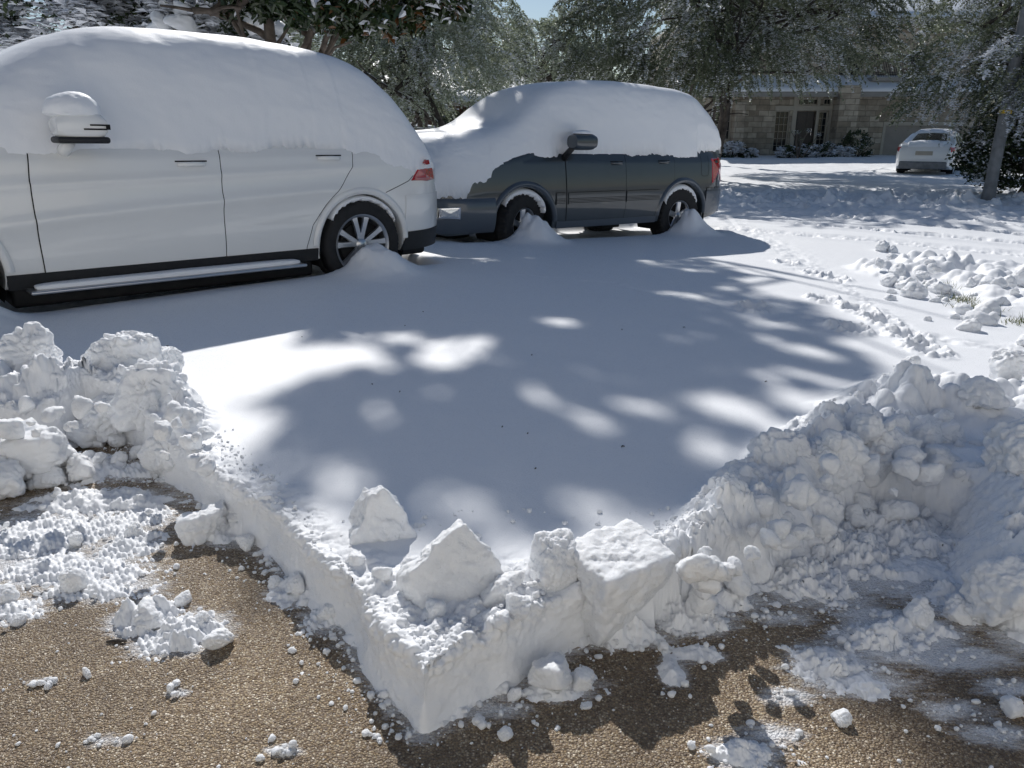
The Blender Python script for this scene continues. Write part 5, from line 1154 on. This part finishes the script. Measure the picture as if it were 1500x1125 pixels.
# snow laden evergreen behind the bonnet of the white suv
tree('cedar_tree', 'evergreen bowed down under thick snow behind the white suv', (-5.9, 14.0),
     [((-5.9, 14.0, 3.0), (1.5, 1.3, 1.1)), ((-4.75, 13.8, 2.75), (1.0, 1.0, .95)), ((-7.4, 14.2, 3.3), (1.6, 1.3, 1.3)), ((-6.2, 14.2, 4.1), (1.4, 1.2, .9))],
     520, 60, .30, .10, .6, M['shrub'], M['bark_dark'], .12, 37, snow=.95, limbs=7, gap=-.08, gs=1.6, droop=.9, snow_size=2.1, flat=.5)
cedar = bpy.data.objects['cedar_tree']; rng = np.random.default_rng(9); VV = []; FF = []; b = 0
for c_, r_ in (((0, -.2, 3.3), (1.6, 1.3, 1.0)), ((1.15, -.4, 2.95), (1.0, 1.0, .9)), ((-1.5, 0, 3.6), (1.6, 1.2, 1.2)), ((-.3, 0, 4.3), (1.3, 1.1, .8))):
    for k in range(46):
        d = unit(rng, 1)[0]; d[2] = abs(d[2]) * 1.1 - .25; p = np.array(c_) + d * np.array(r_) * rng.uniform(.8, 1.02); s_ = rng.uniform(.10, .26)
        V, F = chunk_verts(rng, (s_ * 2.4, s_ * 1.6, s_ * .8), 3, 1.4, 1, .10, int(rng.integers(1e6)), .02); V = V @ rotm(float(rng.uniform(-25, 25)), float(rng.uniform(-30, 30)), float(rng.uniform(0, 180))).T + p; VV.append(V); FF.append(F + b); b += len(V)
mobj('branch_snow', np.concatenate(VV), np.concatenate(FF), M['carsnow'], cedar)
# frosted oak leaning in from the right
tree('oak_tree', 'snow flecked oak reaching in from the right over the far car', (12.6, 18.6),
     [((9.9, 17.4, 2.45), (1.7, 1.5, .95)), ((11.6, 17.6, 3.0), (2.0, 1.6, 1.35)), ((10.9, 17.8, 4.7), (1.7, 1.5, 1.2)), ((13.2, 18, 4.6), (2.2, 1.8, 1.8)), ((12.3, 18.4, 6.0), (2.4, 2.0, 1.3)), ((8.85, 17.2, 2.0), (.8, .9, .5)), ((13.0, 17.4, 2.6), (1.5, 1.2, .9)), ((10.9, 17.2, 2.0), (1.2, 1, .5)), ((10.5, 16.1, 3.1), (1.2, .55, 1.0)), ((10.0, 16.3, 2.6), (.9, .5, .6))],
     2100, 85, .30, .056, .55, M['oak'], M['bark_dark'], .20, 41, spray=.7, snow=.46, limbs=12, gap=.0, gs=1.1, snow_size=1.25)
tree('holly_bush', 'big glossy dark bush dusted with snow at the right picture edge', (11.6, 18.2),
     [((11.4, 17.9, 1.0), (1.1, 1.1, .95)), ((12.6, 18.0, 1.1), (1.4, 1.1, 1.1)), ((13.8, 18.2, 1.1), (1.2, 1.1, 1.1)), ((10.55, 17.9, .9), (.6, .7, .6))],
     620, 50, .26, .085, .55, M['shrub'], M['bark_dark'], .08, 43, group='bushes across the street', cat='bush', snow=.20, limbs=8, gap=-.1, flat=.3, shape='leaf')
# ---------------------------------------------------------------- pole
pz = float(zg(np.float64(10.2), np.float64(17.0))) + .05
pl = empty('lamp_post', (10.2, 16.9, pz), (0, R(.6), 0), 'grey round post rising out of the snow at the right, yellow sticker near its top', 'post')
b = MB(); b.tube([(0, 0, -.2), (0, 0, .0), (0, 0, .22), (0, 0, .55), (0, 0, 4.4)], [.165, .16, .135, .12, .105], 28); b.build('pole', M['galv'], pl, True, 40)
b = MB(); b.lathe([(.1195, -.035), (.1196, .035)], 28); b.V = [(x, z, y + 1.92) for x, y, z in b.V]; b.build('sticker', M['yellow'], pl, True)
# ================================================================ THE STONE HOUSE ACROSS THE STREET
HX, HY, HZ = 0, 42.0, -.30
def wallgrid(x0, x1, z0, z1, y, th_, holes, mat, name, parent):
    """wall slab with real openings: holes = [(x0, x1, z0, z1)]"""
    xs_ = sorted({x0, x1, *[h[0] for h in holes], *[h[1] for h in holes]}); zs = sorted({z0, z1, *[h[2] for h in holes], *[h[3] for h in holes]}); b = MB()
    for a, c in zip(xs_, xs_[1:]):
        run = None
        for e, f in list(zip(zs, zs[1:])) + [(None, None)]:
            solid = e is not None and not any(h[0] < (a + c) / 2 < h[1] and h[2] < (e + f) / 2 < h[3] for h in holes)
            if solid: run = (run[0], f) if run else (e, f)
            elif run: b.box(a, c, y, y + th_, run[0], run[1]); run = None
    return b.build(name, mat, parent)
def window(parent, x0, x1, z0, z1, y, nx, nz, mat='trim'):
    b = MB(); f = .06; b.box(x0, x1, y + .08, y + .16, z0, z0 + f); b.box(x0, x1, y + .08, y + .16, z1 - f, z1); b.box(x0, x0 + f, y + .08, y + .16, z0 + f, z1 - f); b.box(x1 - f, x1, y + .08, y + .16, z0 + f, z1 - f)
    for k in range(1, nx): x = x0 + (x1 - x0) * k / nx; b.box(x - .009, x + .009, y + .10, y + .14, z0 + f, z1 - f)
    for k in range(1, nz): z = z0 + (z1 - z0) * k / nz; b.box(x0 + f, x1 - f, y + .103, y + .137, z - .009, z + .009)
    wn = b.build('window', M[mat], parent); g = MB(); g.box(x0 + f, x1 - f, y + .145, y + .155, z0 + f, z1 - f); g.build('pane', M['glass'], wn)
def PX(u, Y=HY): return (u - CX) / FPX * (Y * math.cos(PITCH) + .55)
def PZ(v, Y=HY):
    b = (v - CY) / FPX; return CH - Y * (math.sin(PITCH) + b * math.cos(PITCH)) / (math.cos(PITCH) - b * math.sin(PITCH))
house = empty('stone_house', (0, 0, 0), (0, 0, 0), 'two storey pale limestone house with a dark front door behind the oak', 'house')
yw = HY; zb = PZ(236)
wx = lambda u: PX(u); 
holes = [(wx(1043), wx(1066), PZ(205), PZ(150)), (wx(1129), wx(1150), PZ(223), PZ(162)), (wx(1159), wx(1187), PZ(226), PZ(163)), (wx(1191), wx(1205), PZ(224), PZ(163)), (wx(1160), wx(1190), PZ(154), PZ(144)), (wx(1196), wx(1208), PZ(154), PZ(144)), (wx(1290), wx(1400), PZ(243), PZ(184))]
wallgrid(wx(985), wx(1420), zb - .6, PZ(128), yw, .35, holes, M['stone'], 'wall', house)
window(house, *holes[0], yw, 3, 4); window(house, *holes[1], yw, 3, 6); window(house, *holes[3], yw, 2, 6); window(house, *holes[4], yw, 4, 1); window(house, *holes[5], yw, 2, 1)
b = MB(); h = holes[2]; b.box(h[0], h[1], yw + .15, yw + .20, h[2], h[3]); dr = b.build('door', M['door'], house)
b = MB(); [b.box(h[0] + a, h[0] + a + .36, yw + .13, yw + .148, h[2] + c, h[2] + d) for a in (.12, .60) for c, d in ((.15, .9), (1.05, 2.1))]; b.build('door_panel', M['door'], dr)
b = MB(); b.tube([(h[1] - .12, yw + .09, h[2] + .95), (h[1] - .12, yw + .09, h[2] + 1.25)], .02, 8); b.build('handle', M['chrome'], dr)
b = MB(); t0, t1 = wx(1153), wx(1159); 
for a, c in ((wx(1153), wx(1159)), (wx(1187), wx(1191)), (wx(1205.5), wx(1209))): b.box(a, c, yw - .05, yw + .1, zb - .3, PZ(140))
b.box(wx(1127), wx(1211), yw - .06, yw + .1, PZ(162), PZ(155)); b.build('door_surround', M['trim'], house)
b = MB(); b.box(wx(1209), wx(1237), yw - .9, yw - .003, zb - .6, PZ(126), bev=.03); b.build('stone_pillar', M['stone'], house)
b = MB(); b.box(wx(1067), wx(1082), yw - .5, yw - .003, zb - .6, PZ(150), bev=.03); b.build('stone_pillar', M['stone'], house)
h = holes[6]; b = MB(); b.box(h[0], h[1], yw + .12, yw + .16, h[2], h[3]); 
for k in range(1, 5): z = h[2] + (h[3] - h[2]) * k / 5; b.box(h[0], h[1], yw + .105, yw + .119, z - .012, z + .012)
b.build('garage_door', M['garage'], house)
b = MB(); b.box(h[0] - .15, h[0] - .003, yw - .03, yw + .1, h[2], h[3]); b.box(h[0] - .15, h[1] + .15, yw - .03, yw + .1, h[3] + .003, h[3] + .18); b.build('garage_trim', M['trim'], house)
# skirt roof with snow, upper storey set back, balcony
def slab_roof(x0, x1, ya, za, yb, zb_, th_, mat, name, parent):
    V = [(x0, ya, za), (x1, ya, za), (x1, yb, zb_), (x0, yb, zb_), (x0, ya, za - th_), (x1, ya, za - th_), (x1, yb, zb_ - th_), (x0, yb, zb_ - th_)]
    F = [(0, 1, 2, 3), (7, 6, 5, 4), (0, 4, 5, 1), (1, 5, 6, 2), (2, 6, 7, 3), (3, 7, 4, 0)]; return mobj(name, V, F, M[mat], parent, smooth=False)
def roof_snow(x0, x1, ya, za, yb, zb_, th_, name, parent, lump=.04):
    xs_ = np.linspace(x0, x1, 90); ts = np.linspace(0, 1, 14); X, T_ = np.meshgrid(xs_, ts); Y = ya + (yb - ya) * T_; Z = za + (zb_ - za) * T_
    ed = np.minimum(np.minimum(sst(0, .06, T_), 1), 1); Z = Z + .02 + th_ * (.35 + .65 * ed) + lump * fbm2(X.ravel(), Y.ravel(), 1.3, 4, 7).reshape(X.shape)
    V = np.stack([X.ravel(), Y.ravel(), Z.ravel()], 1); V2 = V.copy(); V2[:, 2] = (za + (zb_ - za) * T_).ravel() + .004; n, k = X.shape; i = np.arange(n * k).reshape(n, k)
    F = np.stack([i[:-1, :-1], i[:-1, 1:], i[1:, 1:], i[1:, :-1]], -1).reshape(-1, 4); N0 = n * k
    def side(e): e = np.asarray(e); return np.stack([e[:-1], e[:-1] + N0, e[1:] + N0, e[1:]], 1)
    F = np.concatenate([F, side(i[0]), side(i[:, 0])[:, ::-1], side(i[:, -1]), side(i[-1])[:, ::-1]]); return mobj(name, np.concatenate([V, V2]), F, M['carsnow'], parent)
rf = slab_roof(wx(985), wx(1420), yw - .55, PZ(135), yw + 1.2, PZ(135) + .75, .14, 'roofing', 'roof', house)
roof_snow(wx(985), wx(1420), yw - .55, PZ(135), yw + 1.19, PZ(135) + .74, .13, 'roof_snow', rf)
b = MB(); b.box(wx(985), wx(1420), yw - .60, yw - .553, PZ(135) - .24, PZ(135) - .02); b.build('eave', M['eave'], house)
uh = [(wx(1225), wx(1262), PZ(118) , PZ(75)), (wx(1080), wx(1110), PZ(105), PZ(68)), (wx(1325), wx(1355), PZ(105), PZ(70))]
uy = yw + 1.2; wallgrid(wx(985), wx(1460), PZ(130), PZ(24), uy, .3, uh, M['stone'], 'upper_wall', house)
for q in uh: window(house, *q, uy, 3, 4)
b = MB(); bz = PZ(112); bx0, bx1 = wx(1262), wx(1325); b.box(bx0, bx1, uy - 1.1, uy - .003, bz - .2, bz - .03); b.build('balcony_floor', M['eave'], house)
b = MB(); zt = bz + 1.05; b.box(bx0, bx1, uy - 1.1, uy - 1.05, zt - .05, zt); b.box(bx0, bx1, uy - 1.09, uy - 1.06, bz + .06, bz + .1)
for k in range(26): x = bx0 + .02 + (bx1 - bx0 - .06) * k / 25; b.box(x, x + .022, uy - 1.085, uy - 1.063, bz, zt - .05)
b.build('balcony_railing', M['iron'], house)
r2 = slab_roof(wx(965), wx(1480), uy - .7, PZ(24), uy + 7, PZ(24) + 3.2, .16, 'roofing', 'roof', house)
roof_snow(wx(965), wx(1480), uy - .7, PZ(24), uy + 6.9, PZ(24) + 3.16, .16, 'roof_snow', r2)
b = MB(); b.box(wx(965), wx(1480), uy - .78, uy - .703, PZ(24) - .30, PZ(24) - .02); b.build('eave', M['eave'], house)
b = MB(); b.box(wx(985), wx(1460), uy + .31, uy + 8, zb - .5, PZ(24) - .2); b.build('rear_walls', M['stone'], house)
# snow lumps of planting along the front of the house
def mound(name, u, v, Yd, r_, label, seed, dark=.25, cat='bush', group='snowed-in bushes by the stone house', hgt=1.):
    x = (u - CX) / FPX * (Yd * math.cos(PITCH) + .5); z = float(zg(np.float64(x), np.float64(Yd))) + .1; rng = np.random.default_rng(seed); t = empty(name, (x, Yd, z), (0, 0, 0), label, cat, group)
    tips = crown_points(rng, [((0, 0, r_ * .35 * hgt), (r_, r_ * .8, r_ * .75 * hgt))], 60, seed, -.3); tips = tips[tips[:, 2] > -.1]
    foliage(rng, tips, 40, r_ * .28, .10, .6, M['shrub'], 'foliage', t, 1 - dark, .3, seed=seed, snow_size=1.5)
    b = MB(); [b.tube([(0, 0, -.1), (rng.normal() * r_ * .4, rng.normal() * r_ * .3, r_ * .6)], [.03, .01], 6) for k in range(6)]; b.build('stem', M['bark_dark'], t, True)
for u, v, r_, d_, lb in ((1072, 225, .75, .12, 'rounded bush smothered in snow beside the left window of the stone house'), (1096, 233, .45, .35, 'low snow dusted bush second from the left window of the stone house'), (1153, 232, .55, .3, 'low snowy bush left of the front door'),
                         (1182, 236, .6, .2, 'snowy bush right in front of the doorstep'), (1214, 237, .7, .25, 'wide snowy bush at the foot of the stone pillar'), (1235, 240, .5, .1, 'bush wholly white with snow right of the stone pillar')):
    mound('garden_bush', u, v, 39.2, r_, lb, int(u), d_)
mound('evergreen_bush', 1250, 235, 40.0, .8, 'dark bush nearly free of snow beside the garage', 77, .93, hgt=1.5)
# topiary in front of the door
x = (1168 - CX) / FPX * (38.5 * math.cos(PITCH) + .5); rng = np.random.default_rng(5); t = empty('small_tree', (x, 38.5, float(zg(np.float64(x), np.float64(38.5)))), (0, 0, 0), 'bare little tree in front of the dark front door', 'tree', 'trees along the street')
b = MB(); tp = []
for k in range(7): q = limb(rng, (0, 0, 0), (rng.normal() * .35, rng.normal() * .3, 1), 1.5, 6, .12); b.tube(q, np.linspace(.035, .012, 7).tolist(), 6); tp.append(q[-1]); 
b.build('trunk', M['bark'], t, True); foliage(rng, np.array(tp), 45, .18, .05, .6, M['oak'], 'crown', t, .25, seed=2)
# ================================================================ THE BRICK HOUSE BEHIND THE CARS
bh = empty('brick_house', (0, 0, 0), (0, 0, 0), 'low brown brick house with a snowy roof between the two suvs', 'house'); by = 34.0
bx = lambda u: PX(u, by); bzv = lambda v: PZ(v, by)
hs = [(bx(638), bx(668), bzv(186), bzv(160)), (bx(575), bx(590), bzv(188), bzv(160))]
wallgrid(bx(500), bx(760), bzv(220) - .5, bzv(153), by, .3, hs, M['brick'], 'wall', bh); window(bh, *hs[0], by, 4, 3); window(bh, *hs[1], by, 2, 3)
b = MB(); b.box(bx(669), bx(671), by - .5, by - .4, bzv(215), bzv(152)); b.box(bx(500), bx(760), by - .62, by - .57, bzv(156), bzv(151)); b.build('porch_trim', M['trim'], bh)
r3 = slab_roof(bx(490), bx(770), by - .57, bzv(151), by + 4.5, bzv(151) + 1.9, .14, 'roofing', 'roof', bh); roof_snow(bx(490), bx(770), by - .57, bzv(151), by + 4.4, bzv(151) + 1.86, .15, 'roof_snow', r3)
b = MB(); b.box(bx(502), bx(758), by + .31, by + 6, bzv(220) - .5, bzv(151) - .1); b.build('rear_walls', M['brick'], bh)

# ================================================================ CARS ACROSS THE STREET
def small_car(name, label, x, y, rz, top, bot, W_, L0, L1, belt, roof, paint, wr, seed, win, tl_h, extras=None):
    sh = Shape(W_, belt, L0, L1, top, bot, rr=.10, tum=.24, roof=roof, tf=.18, tr=.16, lf=.8, lr=.6); z = float(zg(np.float64(x), np.float64(y))) + .06
    t = empty(name, (x, y, z), (0, 0, rz), label, 'car'); body = sh.mesh(110).build('body', [paint], t, True); wbs = ((0, .33), (2.75, .33)); cut_wells(body, wbs, .38, .65); wells(t, wbs, .386, W_ - .03)
    for cx, s_ in ((0, 1), (2.75, 1), (0, -1), (2.75, -1)): wheel(t, cx, s_ * (W_ - .14), .33, .33, .21, .22, 'plain', s_)
    # side glass follows the skin
    for sd_ in (1, -1):
        for (a, c) in win:
            sh.patch(lambda zz: a + (zz - belt) * .35, lambda zz: c - (zz - belt) * (1.2 if c > 1.9 else .3), belt + .03, roof - .13, .006, 10, 8, sd_).build('window', M['glass'], t, True)
    # bonnet / boot glass strips laid on the centre section
    def glass(xa, xb_, nm):
        rows = []
        for k in range(13):
            xx = xa + (xb_ - xa) * k / 12; r_ = sh.ring(xx); yy = r_[-7][0] * .86; rows.append([(xx, yy * q_, sh.top(xx) + .03 * (1 - q_ * q_) + .006) for q_ in np.linspace(-1, 1, 9)])
        g = MB(); g.grid(rows); g.F = [f[::-1] for f in g.F]; return g.build(nm, M['glass'], t, True)
    for s_ in (1, -1): lamp(sh, [(L0 + .06, tl_h - .06), (L0 + .06, tl_h + .10), (L0 + .42, tl_h + .11), (L0 + .30, tl_h - .02)], .012, M['red'], t, 'tail_lamp', side=s_)
    b = MB(); b.box(L0 - .05, L0 + .30, -W_ * .80, W_ * .80, .28, .52, bev=.05); b.build('rear_bumper', M['galv'] if extras == 'white' else paint, t, True, 40)
    b = MB(); b.box(L0 - .012, L0 + .02, -.26, .26, tl_h - .16, tl_h - .03, bev=.004); b.build('number_plate', M['trim'], t, True, 40)
    return t, sh, glass
sx, sy = 14.25, 26.6
sed, ssh, sgl = small_car('sedan', 'white saloon car dusted with snow in front of the garage', sx, sy + .9, R(56), [(-1.02, .80), (-1.0, .98), (-.9, 1.06), (-.45, 1.10), (-.3, 1.13), (.45, 1.40), (1.2, 1.47), (1.8, 1.42), (2.7, 1.05), (3.5, .92), (3.7, .6)],
          [(-1.02, .40), (-.7, .26), (3.4, .22), (3.7, .32)], .90, -1.02, 3.7, .98, 1.46, M['white_paint'], .33, 1, [(.25, 1.0), (1.06, 2.35)], .88, 'white')
sgl(-.25, .40, 'rear_window'); sgl(1.95, 2.6, 'windscreen')
def car_snow(sh, root, x0, x1, yf, thk, label, seed, nx=60, ny=40):
    xs_ = np.linspace(x0, x1, nx); V = []
    for x in xs_:
        hw = sh.ring(x)[-7][0] * yf
        for q_ in np.linspace(-1, 1, ny): e = min((1 - abs(q_)) * 8, (x - x0) * 8, (x1 - x) * 8, 1); V.append((x, hw * q_, sh.top(x) + .03 * (1 - q_ * q_) - .01 + (thk + .02) * max(e, 0) ** .5))
    V = np.array(V); V[:, 2] += .02 * fbm2(V[:, 0], V[:, 1], 5, 3, seed); i = np.arange(nx * ny).reshape(nx, ny); F = np.stack([i[:-1, :-1], i[1:, :-1], i[1:, 1:], i[:-1, 1:]], -1).reshape(-1, 4)
    V = np.concatenate([V, V - np.array([0, 0, .03])]); F = np.concatenate([F, F[:, ::-1] + nx * ny]); o = mobj('snow_sheet', V, F, M['carsnow'])
    bpy.context.view_layer.update(); o.matrix_world = root.matrix_world.copy(); tag(o, label, 'snow', 'snow lying on the far cars'); return o
car_snow(ssh, sed, .5, 1.9, .95, .05, 'snow on the roof of the white saloon car', 1); car_snow(ssh, sed, -.98, -.32, .8, .05, 'snow on the boot lid of the white saloon car', 2); car_snow(ssh, sed, 2.6, 3.6, .9, .06, 'snow on the bonnet of the white saloon car', 3)
fx = (633 - CX) / FPX * (25 * math.cos(PITCH) + .5)
far, fsh, fgl = small_car('silver_suv', 'silver suv of which only the roof and dark windows show between the two snowed-in suvs', fx - .6, 25.5, R(205), [(-.95, .9), (-.9, 1.2), (-.75, 1.50), (-.5, 1.66), (.8, 1.70), (1.6, 1.66), (2.4, 1.15), (3.4, 1.02), (3.7, .7)],
          [(-.95, .40), (-.6, .28), (3.4, .26), (3.7, .36)], .92, -.95, 3.7, 1.08, 1.68, M['silver'], .35, 2, [(-.45, .3), (.38, 1.15), (1.22, 2.3)], .95)
fgl(-.88, -.55, 'rear_window'); fgl(1.8, 2.35, 'windscreen')
car_snow(fsh, far, -.4, 1.5, .9, .04, 'thin snow on the roof of the half hidden silver suv', 4)

for i, (x, y, r, hh, tone) in enumerate(((-34, 62, 6, 8, 0), (-22, 66, 6.5, 9, 1), (-9, 70, 6, 7.5, 0), (4, 72, 6, 7, 1), (16, 74, 6, 8, 0), (29, 66, 6, 8.5, 1), (41, 60, 7, 9, 0), (52, 52, 7, 9, 1))):
    tree('background_tree', ['dark rounded tree far behind the houses', 'paler rounded tree far behind the houses'][tone] + ', ' + ('far left', 'left of the brick house', 'behind the brick house', 'between the two houses', 'behind the left of the stone house', 'behind the stone house garage', 'beyond the leaning oak', 'far right')[i], (x, y),
         [((x, y, hh * .5), (r, 3, hh * .52)), ((x + r * .8, y + 1, hh * .4), (r * .7, 3, hh * .4))], 420, 40, .9, .30, .6, M['oak_frost' if tone else 'oak'], M['bark_dark'], .3, 60 + i, group='trees far behind the houses', snow=.15, limbs=4, gap=-.2, bsnow=False)
